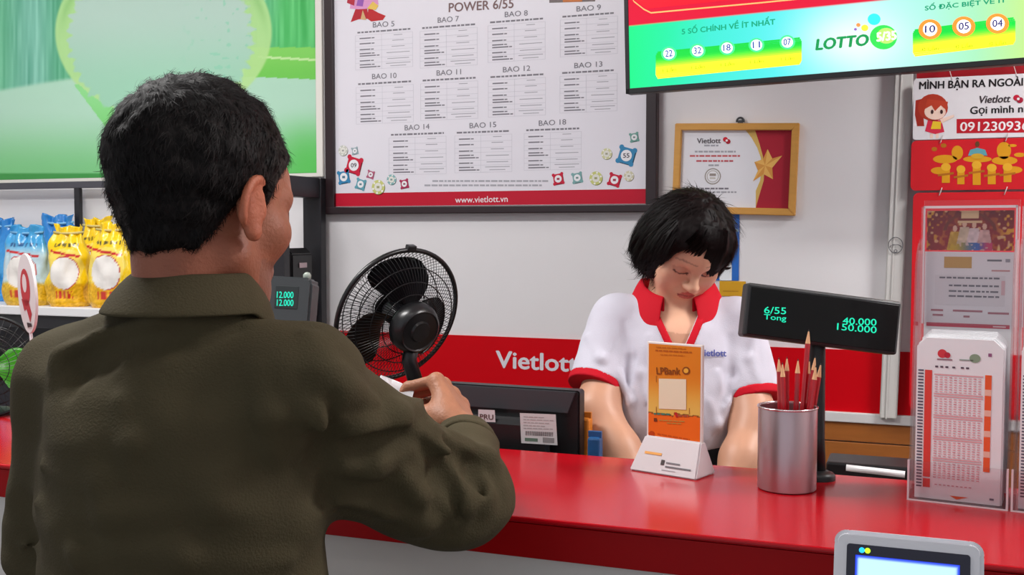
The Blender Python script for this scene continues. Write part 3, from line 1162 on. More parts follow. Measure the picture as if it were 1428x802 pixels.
tvpanel(914.5, 72, 1118, 52, 38)
tvpanel(1273, 41, 1416, 24, 38)
for (cx, cy), s in zip(((933, 75), (973, 71), (1014, 67), (1055, 63), (1098, 59)), ('22', '32', '18', '11', '07')):
    fl.poly([(cx + 11 * math.cos(a), cy + 10 * math.sin(a)) for a in np.linspace(0, 6.1, 20)], (60, 210, 120), 4, px=True, em=True)
    fl.poly([(cx + 8 * math.cos(a), cy + 7.5 * math.sin(a)) for a in np.linspace(0, 6.1, 20)], (240, 252, 250), 5, px=True, em=True)
    fl.text(s, (cx - 5, cy + 4.5), (cx + 5, cy + 3.5), 9, (40, 60, 130), 6, em=True, bold=0.02)
    fl.text('1 Lần', (cx - 9, cy + 26), (cx + 10, cy + 24), 6, (110, 132, 6), 6, em=True)
for (cx, cy), s in zip(((1297, 41), (1344, 37), (1391, 33)), ('10', '05', '04')):
    fl.poly([(cx + 16 * math.cos(a), cy + 14 * math.sin(a)) for a in np.linspace(0, 6.1, 24)], (246, 120, 40), 4, px=True, em=True)
    fl.poly([(cx + 10 * math.cos(a), cy + 9.5 * math.sin(a)) for a in np.linspace(0, 6.1, 20)], (252, 250, 250), 5, px=True, em=True)
    fl.text(s, (cx - 7, cy + 5), (cx + 7, cy + 4), 10, (30, 30, 90), 6, em=True, bold=0.02)
    fl.text('0 Lần', (cx - 11, cy + 31), (cx + 12, cy + 29), 7, (110, 132, 6), 6, em=True)
fl.text('LOTTO', (1138, 70), (1211, 63), 15, (10, 120, 60), 3, em=True, bold=0.05, shear=0.15)
fl.poly([(1232 + 19 * math.cos(a), 52 + 17 * math.sin(a)) for a in np.linspace(0, 6.1, 28)], (40, 178, 66), 3, px=True, em=True)
fl.poly([(1236 + 13 * math.cos(a), 50 + 11 * math.sin(a)) for a in np.linspace(0, 6.1, 24)], (150, 220, 90), 4, px=True, em=True)
fl.text('5/35', (1223, 58), (1250, 55), 12, (230, 250, 220), 5, em=True, bold=0.04)
for cx, cy, r, c in ((1219, 27, 9, (40, 196, 230)), (1206, 39, 5, (240, 216, 50)), (1197, 35, 3, (240, 120, 60)), (1193, 41, 2, (120, 80, 160))):
    fl.poly([(cx + r * math.cos(a), cy + r * .9 * math.sin(a)) for a in np.linspace(0, 6.0, 18)], c, 4, px=True, em=True)
# gold contour line on the red field
pts = [(874, -16), (884, 2), (898, 13), (908, 18), (1060, 4), (1160, -6)]
for (x0, y0), (x1, y1) in zip(pts, pts[1:]):
    fl.poly([(x0, y0 + 1), (x1, y1 + 1), (x1, y1 - 1), (x0, y0 - 1)], (246, 150, 90), 3, px=True, em=True)
fl.poly([(878, -16), (888, 2), (902, 12), (1056, -4), (1120, -16)], (206, 6, 30), 2, px=True, em=True)
fl.build('screen_graphics', tv)

# ------------------------------------------------------------------ shelving rack and rice bags
RKX = -1.684
RF, RB = 2.60, 2.83
sz = at_y(60, 428, RF).z
rz = at_y(60, 254.5, RB).z
rk = thing('shelving_rack', 'black metal shelving rack with white shelf at the left wall', 'shelf', (-2.6, (RF + RB) / 2, 0))
ox, oy = -2.6, (RF + RB) / 2
RKM = mat('black_rack_metal', (34, 34, 38), rough=0.4, spec=0.4)
rtop = at_y(435, 246, 2.72).z
for px_w, yy, nm in ((0.046, RF, 'post'), (0.062, RB - 0.03, 'post')):
    MB().box((RKX - px_w - ox, yy - oy, 0), (RKX - ox, yy + 0.03 - oy, rtop), bev=0.002).build(nm, RKM, rk)
MB().box((RKX - 0.055 - ox, RF + 0.0305 - oy, rtop - 0.06), (RKX - 0.004 - ox, RB - 0.0305 - oy, rtop), bev=0.002).build('cross_bar', RKM, rk)
MB().box((RKX - 0.05 - ox, RF + 0.0305 - oy, 1.2), (RKX - 0.01 - ox, RB - 0.0305 - oy, 1.24), bev=0.002).build('cross_bar', RKM, rk)
for yy in (RF, RB - 0.03):
    MB().box((-3.4 - ox, yy - oy, 0), (-3.36 - ox, yy + 0.03 - oy, rtop), bev=0.002).build('post', RKM, rk)
ux = at_y(110, 290, RB - 0.01).x
MB().box((-3.36 - ox, RB - 0.02 - oy, rz - 0.022), (RKX - 0.062 - ox, RB - 0.005 - oy, rz), bev=0.002).build('rail', mat('grey_rack_metal', (70, 70, 78), rough=0.4), rk)
MB().box((ux - 0.011 - ox, RB - 0.02 - oy, 0), (ux + 0.011 - ox, RB - 0.004 - oy, rz - 0.022), bev=0.002).build('upright', RKM, rk)
MB().box((-3.36 - ox, RF + 0.002 - oy, sz - 0.028), (RKX - 0.064 - ox, RB - 0.03 - oy, sz), bev=0.003).build('shelf_board', WHITEP, rk)
MB().box((-3.36 - ox, RF + 0.012 - oy, sz - 0.07), (RKX - 0.064 - ox, RF + 0.03 - oy, sz - 0.0285), bev=0.002).build('shelf_beam', RKM, rk)
MB().box((-3.36 - ox, RF + 0.002 - oy, 0.55), (RKX - 0.064 - ox, RB - 0.03 - oy, 0.58), bev=0.003).build('shelf_board', WHITEP, rk)


MB().box((-3.36 - ox, RB - 0.03 - oy, 0.58), (RKX - 0.064 - ox, RB - 0.022 - oy, sz - 0.03)).build('back_panel', mat('dark_shelf_fill', (30, 30, 40), rough=0.5), rk)  # dark sheet added to fill the dark area below the shelf
bq = at_y(430, 366, 2.70)
bb_ = thing('black_box', 'small black box with a silver clip on the crossbar between the rack posts', 'box', (RKX - 0.03, 2.715, 1.24))
bh = at_y(430, 345, 2.70).z - 1.24
MB().prism([(-0.018, 0), (0.018, 0), (0.018, bh - 0.02), (-0.004, bh), (-0.018, bh - 0.012)], -0.055, 0.055, bev=0.004).build('box_body', BLACK, bb_)
MB().box((0.0182, -0.02, bh - 0.06), (0.0215, 0.02, bh - 0.045), bev=0.001).box((-0.008, -0.0585, bh - 0.055), (0.008, -0.0552, bh - 0.04), bev=0.001).build('silver_clip', STEEL, bb_)


def bag_print(kind, W, H):
    def f(co):
        x, z = co[:, 0] / W, co[:, 2] / H
        front = co[:, 1] < 0.004
        n = vnoise(co + 3, 220)[:, None]
        if kind == 'yellow':
            c = np.tile(np.array((246, 206, 22.0)), (len(co), 1))
            grain = np.array((232, 176, 20.0))
        elif kind == 'mixed':
            c = mixc((196, 222, 232), (64, 158, 214), sstep(0.62, 0.82, z))
            grain = np.array((228, 180, 34.0))
        else:
            c = mixc((70, 160, 220), (44, 130, 204), sstep(0.4, 0.9, z))
            grain = np.array((44, 140, 210.0))
        c = mixc(c, grain, 1 - sstep(0.30, 0.36, z + 0.12 * np.abs(x)))
        c = c + n * np.where(z < 0.34, 70, 12)[:, None]
        w = np.array((238, 234, 228.0))
        if kind != 'blue':
            band_ = front & (np.abs(z - 0.52 + 0.35 * x * x) < 0.2) & (np.abs(x) < 0.46)
            if kind == 'yellow':
                c = np.where((band_ & (np.abs(x) < 0.43 - 0.5 * np.abs(z - .5)))[:, None], mixc(c, (244, 226, 150), np.full(len(co), 0.55)), c)
            el = (x / 0.33) ** 2 + ((z - 0.42) / 0.2) ** 2
            c = np.where((front & (el < 1.12) & (x + (z - .42) * .6 > -.1))[:, None], np.array((190, 40, 40.0)), c)
            c = np.where((front & (el < 1))[:, None], w, c)
            rb = front & (np.abs(z - (0.66 - 0.1 * x)) < 0.016) & (np.abs(x) < 0.36)
            c = np.where(rb[:, None], np.array((196, 36, 36.0)), c)
            tx = front & (np.abs(z - 0.77) < 0.022) & (np.abs(x) < 0.3) & (np.sin(x * 70) > -0.3)
            c = np.where(tx[:, None], np.array((90, 84, 40.0)) if kind == 'yellow' else np.array((40, 90, 140.0)), c)
            rt_ = front & (np.abs(z - 0.15) < 0.045) & (np.abs(x) < 0.2) & (np.sin(x * 60 + 1) > -0.5)
            c = np.where(rt_[:, None], np.array((206, 50, 36.0)), c)
        return c
    return f


BAGM = mat('glossy_plastic_film', (255, 255, 255), rough=0.22, spec=0.6, attr='print', bump=0.35, bscale=45)


def rice_bag(name, label, px, basey, Y, W, H, D, kind, seed, group, lean=0.0):
    loc = at_y(px, basey, Y)
    loc.z = sz
    t = thing(name, label, 'rice bag', tuple(loc), (0, lean, random.Random(seed).uniform(-.1, .1) + 0.2), group)
    nz, na = 64, 96
    zz = np.linspace(0, 1, nz)
    V = []
    for s in zz:
        hw = W / 2 * np.interp(s, [0, 0.06, 0.3, 0.6, 0.8, 0.92, 1], [0.86, 0.98, 1, 0.94, 0.8, 0.62, 0.70])
        hd = D / 2 * np.interp(s, [0, 0.06, 0.3, 0.6, 0.8, 0.92, 1], [0.8, 0.96, 1, 0.85, 0.5, 0.16, 0.10])
        a = np.linspace(0, 2 * np.pi, na, endpoint=False)
        ca, sa = np.cos(a), np.sin(a)
        e = 0.75
        x = np.sign(ca) * np.abs(ca) ** e * hw
        y = np.sign(sa) * np.abs(sa) ** e * hd
        if s > 0.72:
            y = y + 0.012 * (s - 0.72) / 0.28 * np.sin(x / W * 24 + seed)
        z = np.full_like(x, s * H)
        z = z + (s ** 4) * (0.03 * np.abs(x / (W / 2)) * H - 0.02 * np.sin(x / W * 17 + seed * 2) * H)
        V.append(np.stack([x, y, z], 1))
    V = np.concatenate(V)
    n = vnoise(V + seed * 3.1, 22)
    n2 = vnoise(V * np.array([1, 1, 0.35]) + seed, 60)
    rad = V.copy()
    rad[:, 2] = 0
    rad /= np.maximum(np.linalg.norm(rad, axis=1), 1e-6)[:, None]
    amp = np.interp(V[:, 2] / H, [0, 0.1, 1], [0.0, 1, 1])
    V = V + rad * ((n * 0.016 + n2 * 0.012) * amp)[:, None]
    V[:, 2] -= V[:, 2].min()
    i = np.arange(nz * na).reshape(nz, na)
    F = np.stack([i[:-1].ravel(), np.roll(i, -1, 1)[:-1].ravel(), np.roll(i, -1, 1)[1:].ravel(), i[1:].ravel()], 1).tolist()
    F.append(list(i[0][::-1]))
    F.append(list(i[-1]))
    me = bpy.data.meshes.new('bag_film')
    me.from_pydata(V.tolist(), [], F)
    o = link_mesh('bag_film', me, BAGM, t, True)
    set_color(o, bag_print(kind, W, H), attr='print')
    kn = MB()
    kn.tube([(-W * .36, 0, H * 0.93), (-W * .1, -0.008, H * 0.915), (W * .12, -0.008, H * 0.915), (W * .36, 0, H * 0.93)], 0.004, n=8)
    kn.build('top_seal', ink((206, 190, 120) if kind == 'yellow' else (120, 180, 220)), t, smooth=True)
    return t


GRP = 'rice bags on the white shelf'
rice_bag('rice_bag', 'light blue and yellow rice bag at the front, behind the oval sign', 40, 424, RF + 0.055, 0.165, 0.25, 0.085, 'mixed', 1, GRP)
rice_bag('rice_bag', 'yellow rice bag in front, standing right beside the oval sign', 98, 424, RF + 0.055, 0.135, 0.25, 0.085, 'yellow', 2, GRP)
rice_bag('rice_bag', 'yellow rice bag closest to the back of the man’s collar', 158, 424, RF + 0.055, 0.15, 0.26, 0.085, 'yellow', 3, GRP)
rice_bag('rice_bag', 'deep blue rice bag at the far left of the back row', 8, 424, RB - 0.055, 0.13, 0.275, 0.06, 'blue', 4, GRP)
rice_bag('rice_bag', 'blue rice bag in the back row, left of the thin upright', 84, 424, RB - 0.055, 0.15, 0.285, 0.06, 'blue', 5, GRP)
rice_bag('rice_bag', 'yellow rice bag in the back row, between the two front yellow bags', 137, 424, RB - 0.055, 0.13, 0.275, 0.06, 'yellow', 6, GRP)
# ------------------------------------------------------------------ things on and behind the counter
def onc(px, py):
    return at_z(px, py, COUNTER_Z)


def dashes(fl, x0, x1, y0, y1, c, hgt=1.6, layer=2, lo=3, hi=8):
    x = x0
    while x < x1:
        w = rnd.uniform(lo, hi)
        e = min(x + w, x1)
        ya = y0 + (y1 - y0) * (x - x0) / (x1 - x0)
        yb = y0 + (y1 - y0) * (e - x0) / (x1 - x0)
        fl.poly([(x, ya + hgt / 2), (e, yb + hgt / 2), (e, yb - hgt / 2), (x, ya - hgt / 2)], c, layer, px=True)
        x += w + 1.2


# bank card stand
a, b = onc(877, 655.5), onc(970, 670.5)
yaw = math.atan2(b.y - a.y, b.x - a.x)
W = (b - a).length
st = thing('card_stand', 'orange payment card in a white wedge-shaped stand on the counter', 'card stand', tuple(a), (0, 0, yaw))
BD, BH = 0.064, 0.052
bm = bmesh.new()
v = [bm.verts.new(p) for p in ((0, 0, 0), (W, 0, 0), (W, BD, 0), (0, BD, 0), (0.012, 0.027, BH), (W - 0.006, 0.027, BH), (W - 0.006, 0.041, BH), (0.012, 0.041, BH))]
for f in ((0, 3, 2, 1), (4, 5, 6, 7), (0, 1, 5, 4), (1, 2, 6, 5), (2, 3, 7, 6), (3, 0, 4, 7)):
    bm.faces.new([v[i] for i in f])
bmesh.ops.bevel(bm, geom=list(bm.edges), offset=0.0022, segments=2, affect='EDGES')
q = MB()
q._merge(bm)
q.build('base', mat('white_stand', (214, 208, 210), rough=0.35), st)
x0, x1 = 0.013, W - 0.007
cz0, cz1 = BH - 0.004, BH + 0.147
MB().box((x0, 0.031, cz0), (x1, 0.037, cz1), bev=0.001).build('card_sleeve', mat('white_card', (236, 230, 224), rough=0.3), st)


def card_print(x, z):
    t = (z - cz0) / (cz1 - cz0)
    c = mixc((232, 192, 92), (222, 130, 30), sstep(0.3, 0.72, t))
    torn = 0.262 + 0.02 * (x > (x0 + x1) / 2) + 0.006 * np.sin(x * 400)
    c = np.where((t < torn)[:, None], np.array((240, 112, 28)), c)
    c = np.where((np.abs(t - torn) < 0.008)[:, None], np.array((126, 74, 30)), c)
    return c


paint_plane('printed_card', x0 + 0.003, cz0 + 0.004, x1 - 0.003, cz1 - 0.003, 60, 100, card_print, PRINT, st, y=0.0307)
fl = Flat(st, y=0.0306)
fl.text('LPBank', (916, 522), (949, 522.5), 9.5, (140, 74, 24), 2, bold=0.03)
fl.poly([(957 + 5.5 * math.cos(a_), 517 + 5.5 * math.sin(a_)) for a_ in np.linspace(0, 6, 18)], (140, 74, 24), 2, px=True)
fl.poly([(957 + 3.4 * math.cos(a_), 517 + 3.4 * math.sin(a_)) for a_ in np.linspace(0, 6, 18)], (238, 176, 64), 3, px=True)
fl.poly([(919, 570), (957, 571.5), (957, 529), (919, 528)], (236, 226, 196), 2, px=True)
for pts in (((915, 577), (915, 567)), ((915, 533), (915, 523.8)), ((961, 578), (961, 569))):
    (xa, ya), (xb, yb) = pts
    fl.poly([(xa, ya), (xa + 0.8, ya), (xa + 0.8, yb), (xa, yb)], (160, 96, 40), 2, px=True)
dashes(fl, 915, 958, 484, 486.5, (196, 110, 24), 1.4)
dashes(fl, 914, 965, 488.5, 491.5, (180, 92, 20), 1.8)
dashes(fl, 921, 955, 494.5, 496, (196, 110, 24), 1.2)
dashes(fl, 912, 935, 577, 578, (70, 130, 110), 2.6)
dashes(fl, 945, 961, 579.5, 580.5, (170, 90, 60), 2.6)
fl.poly([(940, 575), (944, 575), (946, 582), (943, 582)], (190, 40, 40), 2, px=True)
fl.poly([(912, 583), (916, 583), (917, 588), (912, 588)], (120, 60, 30), 2, px=True)
dashes(fl, 919, 956, 586, 588, (190, 150, 70), 1.4)
dashes(fl, 930, 950, 590, 591, (190, 150, 70), 1.4)
fl.poly([(909 + 4.4 * math.cos(a_), 605.5 + 4.4 * math.sin(a_)) for a_ in np.linspace(0, 6, 14)], (190, 70, 16), 2, px=True)
dashes(fl, 917, 962, 605, 613, (206, 86, 20), 1.8)
fl.build('card_lettering', st)
# print on the sloping front of the base
bf = MB()
bx = Flat()
ang = math.atan2(0.027, BH)
for (xa, za_, xb, zb__, c) in ((0.02, 0.030, 0.05, 0.034, (236, 170, 90)), (0.052, 0.016, 0.058, 0.024, (70, 60, 60)), (0.061, 0.019, 0.085, 0.0215, (120, 116, 120)), (0.061, 0.013, 0.105, 0.0155, (110, 106, 110)), (0.056, 0.008, 0.08, 0.0092, (180, 176, 180))):
    bx.rect(xa, za_, xb, zb__, c, 1)
bo = bx.build('base_print', st)
bo.rotation_euler = (-ang, 0, 0)
bo.location = (0, -0.0006, 0)

# pencil cup and pencils
cc = onc(1097, 681)
cup = thing('pencil_cup', 'brushed steel pencil cup full of red pencils on the counter', 'pencil cup', tuple(cc))
R0, H0 = 0.0415, 0.119
MB().lathe([(0, 0.001), (R0 - 0.002, 0), (R0, 0.002), (R0, H0 - 0.002), (R0 - 0.001, H0), (R0 - 0.0025, H0 - 0.001), (R0 - 0.003, 0.004), (0, 0.004)], 64).build('cup_body', STEEL, cup, smooth=True, angle=35)
MB().tube([(R0 * math.cos(k * math.pi / 24), R0 * math.sin(k * math.pi / 24), H0) for k in range(48)], 0.0016, n=8, closed=True).build('rim', mat('bright_steel', (226, 220, 222), rough=0.2, metal=1.0), cup, smooth=True)
PEN_R = mat('red_pencil_paint', (178, 10, 26), rough=0.3, spec=0.5, coat=0.3)
PEN_W = mat('sharpened_wood', (226, 176, 130), rough=0.7)
PEN_L = mat('pencil_lead', (50, 42, 44), rough=0.5)
tips = [(1086, 498, .012), (1091, 505, -.016), (1097.5, 497, .014), (1113, 500, -.012), (1128, 459, .0), (1129, 501, .018), (1137, 496, -.004), (1138, 509, -.022), (1145, 506, .006)]
plab = ['red pencil leaning farthest left in the cup, set towards the back', 'short red pencil second from the left in the cup, nearer the front', 'red pencil third from the left in the steel cup',
        'red pencil alone in the middle gap of the cup, left of the tall one', 'tallest red pencil in the cup, its tip over the dark display', 'red pencil right behind and below the tall pencil',
        'red pencil third from the right in the cup with a pale tip', 'shortest red pencil at the right front of the cup', 'red pencil farthest right in the cup, against the display pole']
r0 = Vector((math.cos(YAW), math.sin(YAW), 0))
f0 = Vector((-math.sin(YAW), math.cos(YAW), 0))
for i, ((px_, py_, off), lb) in enumerate(zip(tips, plab)):
    dcup = (cc - Vector((0, 0, CAMZ))).dot(CAMM @ Vector((0, 0, -1)))
    tip = P(px_, py_, dcup + off)
    rel = (tip - cc)
    lat = rel.dot(r0)
    foot = cc + r0 * max(-0.028, min(0.028, lat * 0.45)) + f0 * (off * 0.9) + Vector((0, 0, 0.0055 + 0.0005 * i))
    ax = (tip - foot)
    L = ax.length
    t = thing('pencil', lb, 'pencil', tuple(foot), Vector((0, 0, 1)).rotation_difference(ax.normalized()).to_euler(), 'red pencils in the cup')
    MB().lathe([(0, 0), (0.0036, 0), (0.0036, L - 0.021)], 6).build('barrel', PEN_R, t)
    MB().lathe([(0.0036, L - 0.021), (0.0009, L - 0.0035)], 12).build('sharpened_end', PEN_W, t, smooth=True)
    MB().lathe([(0.0009, L - 0.0035), (0.0002, L)], 8).build('lead', PEN_L, t)

# customer display on its pole
cb = onc(1142, 668)
cd = thing('customer_display', 'black customer display showing green amounts on a pole behind the pencils', 'display', tuple(cb), (0, 0, YAW))
dd = (cb - Vector((0, 0, CAMZ))).dot(CAMM @ Vector((0, 0, -1)))
ctr = P(1147.5, 444.5, dd - 0.006)
lc = mtx(cd).inverted() @ ctr
MB().lathe([(0, 0), (0.024, 0), (0.024, 0.006), (0.021, 0.010), (0.013, 0.013), (0, 0.013)], 32).build('base', BLACK, cd, smooth=True, angle=40)
MB().tube([(0, 0.004, 0.01), (0, 0.012, 0.06), (lc.x * .7, 0.03, lc.z - 0.055), (lc.x, 0.036, lc.z - 0.005)], [0.011, 0.011, 0.0125, 0.012], n=14).build('pole', BLACK, cd, smooth=True)
DW, DH = 0.2365, 0.0805
hd = MB().box((-DW / 2, 0, -DH / 2), (DW / 2, 0.03, DH / 2), bev=0.004).build('housing', mat('dark_display_case', (40, 40, 42), rough=0.4), cd)
hd.location = lc
hd.rotation_euler = (math.radians(-7), math.radians(7.3), math.radians(3))
MB().box((-DW / 2 + 0.006, -0.0012, -DH / 2 + 0.004), (DW / 2 - 0.004, 0.002, DH / 2 - 0.006), bev=0.0008).build('window', mat('black_display_window', (8, 9, 9), rough=0.25, spec=0.3), hd)
fl = Flat(y=-0.0014)
fl.M = (mtx(cd) @ mtx(hd)).inverted()
VF = (20, 190, 150)
for s, l, r, h in (('6/55', (1065.5, 437), (1096, 438.5), 9.5), ('Tong', (1065, 447.5), (1096, 450), 9.5), ('40.000', (1175, 452), (1222, 454.5), 9.5), ('150.000', (1167, 460), (1222, 465), 9.5)):
    fl.text(s, l, r, h, VF, 1, em=True, bold=0.012)
fl.build('lit_digits', hd)

# acrylic slip holders
ha, hb = onc(1265, 697), onc(1405, 713)
yawh = math.atan2(hb.y - ha.y, hb.x - ha.x)
HW = (hb - ha).length


def slip_holder(org, lab):
    h = thing('slip_holder', lab, 'brochure holder', tuple(org), (0, 0, yawh), 'clear slip holders on the counter')
    MB().box((0, 0, 0), (HW, 0.12, 0.003), bev=0.0006).build('base_plate', ACRYL, h)
    MB().box((0.0, 0.0, 0.0032), (HW, 0.0025, 0.055), bev=0.0006).build('front_panel', ACRYL, h)
    MB().box((0.0, 0.106, 0.0032), (HW, 0.109, 0.415), bev=0.0006).build('back_panel', ACRYL, h)
    MB().box((0.0035, 0.086, 0.238), (HW - 0.0035, 0.088, 0.406), bev=0.0006).build('upper_pocket', ACRYL, h)
    for x in (0.0, HW - 0.0025):
        pts = [(0.003, 0.0034), (0.105, 0.0034), (0.105, 0.405), (0.08, 0.405), (0.08, 0.36)] + [(0.08 - 0.05 * math.sin(a_) , 0.31 + 0.05 * math.cos(a_)) for a_ in np.linspace(0, math.pi / 2, 7)] + [(0.012, 0.06), (0.003, 0.055)]
        m = MB()
        m.prism([(p[0], p[1]) for p in pts], 0, 0.0025)
        m.bm.transform(Matrix.Rotation(math.radians(90), 4, 'Z'))
        m.bm.transform(Matrix.Translation((x + 0.0025, 0, 0)))
        m.build('side_panel', ACRYL, h)
    # bright polished edges
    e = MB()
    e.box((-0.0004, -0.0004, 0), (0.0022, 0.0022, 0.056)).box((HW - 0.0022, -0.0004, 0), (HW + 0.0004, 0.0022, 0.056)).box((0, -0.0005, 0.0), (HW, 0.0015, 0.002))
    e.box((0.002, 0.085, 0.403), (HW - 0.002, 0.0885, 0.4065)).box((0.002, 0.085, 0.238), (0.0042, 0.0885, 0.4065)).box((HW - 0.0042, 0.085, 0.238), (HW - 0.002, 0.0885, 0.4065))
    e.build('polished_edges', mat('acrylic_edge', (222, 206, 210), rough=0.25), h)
    return h


SL_OR, SL_RD, SL_PK, SL_GR = (238, 96, 50), (226, 70, 60), (228, 168, 172), (120, 118, 132)


def slips(holder, lab):
    M = mtx(holder) @ Matrix.Translation((0.008, 0.008, 0.0034))
    s = thing('slip_stack', lab, 'paper slips', tuple(M.translation), (0, 0, yawh), 'lottery slips in the holders')
    sw, sh, sd = HW - 0.018, 0.222, 0.052
    m = MB()
    n = 13
    for k in range(n):
        y0 = sd * k / n
        hh = sh + 0.0008 * ((k * 7) % 5) + (0.004 if k > 9 else 0)
        c_ = 0.012
        dx = 0.0007 * ((k * 3) % 4)
        m.prism([(dx, 0), (sw + dx, 0), (sw + dx, hh - c_), (sw + dx - c_, hh), (dx + c_, hh), (dx, hh - c_)], y0 + 0.0002, y0 + sd / n)
    m.build('paper', PAPER, s)
    f = Flat(s)
    f.M = mtx(s).inverted()
    G = lambda a, b: (a * sw, b * sh)
    R = lambda a, b, c_, d_, col, la=1: f.rect(a * sw, b * sh, c_ * sw, d_ * sh, col, la)
    R(0.10, 0.135, 0.185, 0.80, SL_RD)
    for b0_ in (0.20, 0.325, 0.45, 0.575, 0.70):
        R(0.80, b0_, 0.875, b0_ + 0.088, SL_OR)
    for b0_ in (0.275, 0.40, 0.525, 0.65):
        R(0.80, b0_ + 0.014, 0.875, b0_ + 0.05, (240, 190, 170))
    for r_ in range(44):
        z = 0.135 + r_ * 0.0148
        if r_ % 9 in (7, 8):
            R(0.21, z, 0.78, z + 0.008, SL_PK, 1)
        else:
            for k in range(10):
                R(0.22 + k * 0.056, z, 0.22 + k * 0.056 + 0.034, z + 0.006, SL_PK if (r_ + k) % 5 else (216, 140, 150))
    R(0.1, 0.07, 0.185, 0.125, SL_RD)
    for k in range(9):
        R(0.24 + k * 0.05, 0.09, 0.27 + k * 0.05, 0.096, (206, 150, 160))
    for r_ in range(38):
        z = 0.07 + r_ * 0.0195
        R(0.02, z, 0.085, z + 0.009, (90, 88, 104))
    f.poly([G(0.42, 0.032), G(0.50, 0.012), G(0.64, 0.032)], SL_OR, 1)
    R(0.88, 0.03, 0.93, 0.042, SL_GR)
    R(0.83, 0.90, 0.87, 0.92, (150, 90, 130))
    f.poly([(sw * .3 + .006 * math.cos(a_), sh * .905 + .006 * math.sin(a_)) for a_ in np.linspace(0, 6, 16)], (214, 60, 70), 1)
    f.poly([(sw * .36 + .004 * math.cos(a_), sh * .897 + .004 * math.sin(a_)) for a_ in np.linspace(0, 6, 16)], (190, 40, 60), 2)
    R(0.24, 0.865, 0.42, 0.873, (150, 110, 120))
    R(0.5, 0.868, 0.66, 0.876, (150, 160, 150))
    f.poly([(sw * .68 + .007 * math.cos(a_), sh * .885 + .006 * math.sin(a_)) for a_ in np.linspace(0, 6, 16)], (140, 160, 134), 1)
    for k in (0.22, 0.28, 0.34, 0.42, 0.52, 0.58):
        R(k, 0.818, k + 0.035, 0.829, (90, 70, 84))
    f.build('slip_print', s)
    # tick marks down the left side of the pile
    tk = MB()
    for r_ in range(38):
        z = (0.07 + r_ * 0.0195) * sh
        for y_ in (0.006, 0.02, 0.034):
            tk.box((-0.0006, y_, z), (-0.0001, y_ + 0.006, z + 0.0018))
    tk.build('edge_ticks', ink((110, 108, 122)), s)
    return s


def leaflet(holder, lab):
    M = mtx(holder) @ Matrix.Translation((0.0045, 0.0905, 0.0034))
    l = thing('leaflet', lab, 'leaflet', tuple(M.translation), (0, 0, yawh), 'leaflets in the upper pockets')
    lw = HW - 0.009
    MB().box((0, 0, 0), (lw, 0.0035, 0.338)).build('paper', PAPER, l)
    f = Flat(l)
    R = lambda a, b, c_, d_, col, la=1: f.rect(a * lw, b, c_ * lw, d_, col, la)
    R(0.22, 0.315, 0.53, 0.331, (206, 166, 96))
    R(0.12, 0.262, 0.9, 0.305, (230, 228, 230))
    R(0.70, 0.325, 0.86, 0.3275, G1)
    R(0.9, 0.324, 0.95, 0.3285, G2)
    R(0.75, 0.311, 0.95, 0.313, (206, 150, 150))
    for z in (0.3, 0.289, 0.281, 0.274):
        x = 0.17 if z > .295 else 0.28
        while x < 0.8:
            w = rnd.uniform(0.03, 0.09)
            R(x, z, min(x + w, .84), z + 0.0024, G1, 2)
            x += w + .015
    R(0.86, 0.278, 0.9, 0.298, (226, 190, 194), 2)
    for x0_, x1_, z in ((0.08, 0.22, .253), (.33, .66, .253), (.72, .95, .251), (.1, .22, .246), (.45, .52, .245)):
        R(x0_, z, x1_, z + 0.0028, (180, 120, 130))
    R(0.03, 0.231, 0.96, 0.2365, (204, 96, 112))
    R(0.78, 0.2327, 0.92, 0.2345, (236, 210, 214), 2)
    f.build('leaflet_print', l)
    return l


h1_ = slip_holder(ha, 'clear acrylic holder with a festive picture card and lottery slips, wholly in view')
h2_ = slip_holder(ha + Vector((math.cos(yawh), math.sin(yawh), 0)) * (HW + 0.004), 'clear acrylic holder cut off by the right edge of the picture')
slips(h1_, 'thick pile of white and orange lottery slips in the full holder')
slips(h2_, 'pile of lottery slips in the holder at the right edge')
leaflet(h1_, 'white leaflet under the festive picture, above the lottery slips')
l2 = leaflet(h2_, 'white leaflet with a black block at the right edge of the picture')
f = Flat(l2)
f.rect(0.004, 0.319, 0.05, 0.338, (24, 22, 26), 3)
f.build('black_block', l2)
# festive picture card
M = mtx(h1_) @ Matrix.Translation((0.0065, 0.0795, 0.349))
M = mtx(h1_) @ Matrix.Translation((0.0065, 0.0895, 0.3435))
fc = thing('picture_card', 'small red and gold picture card of four dressed-up people at the top of the holder', 'card', tuple(M.translation), (0, 0, yawh))
PCW, PCH = HW - 0.013, 0.056


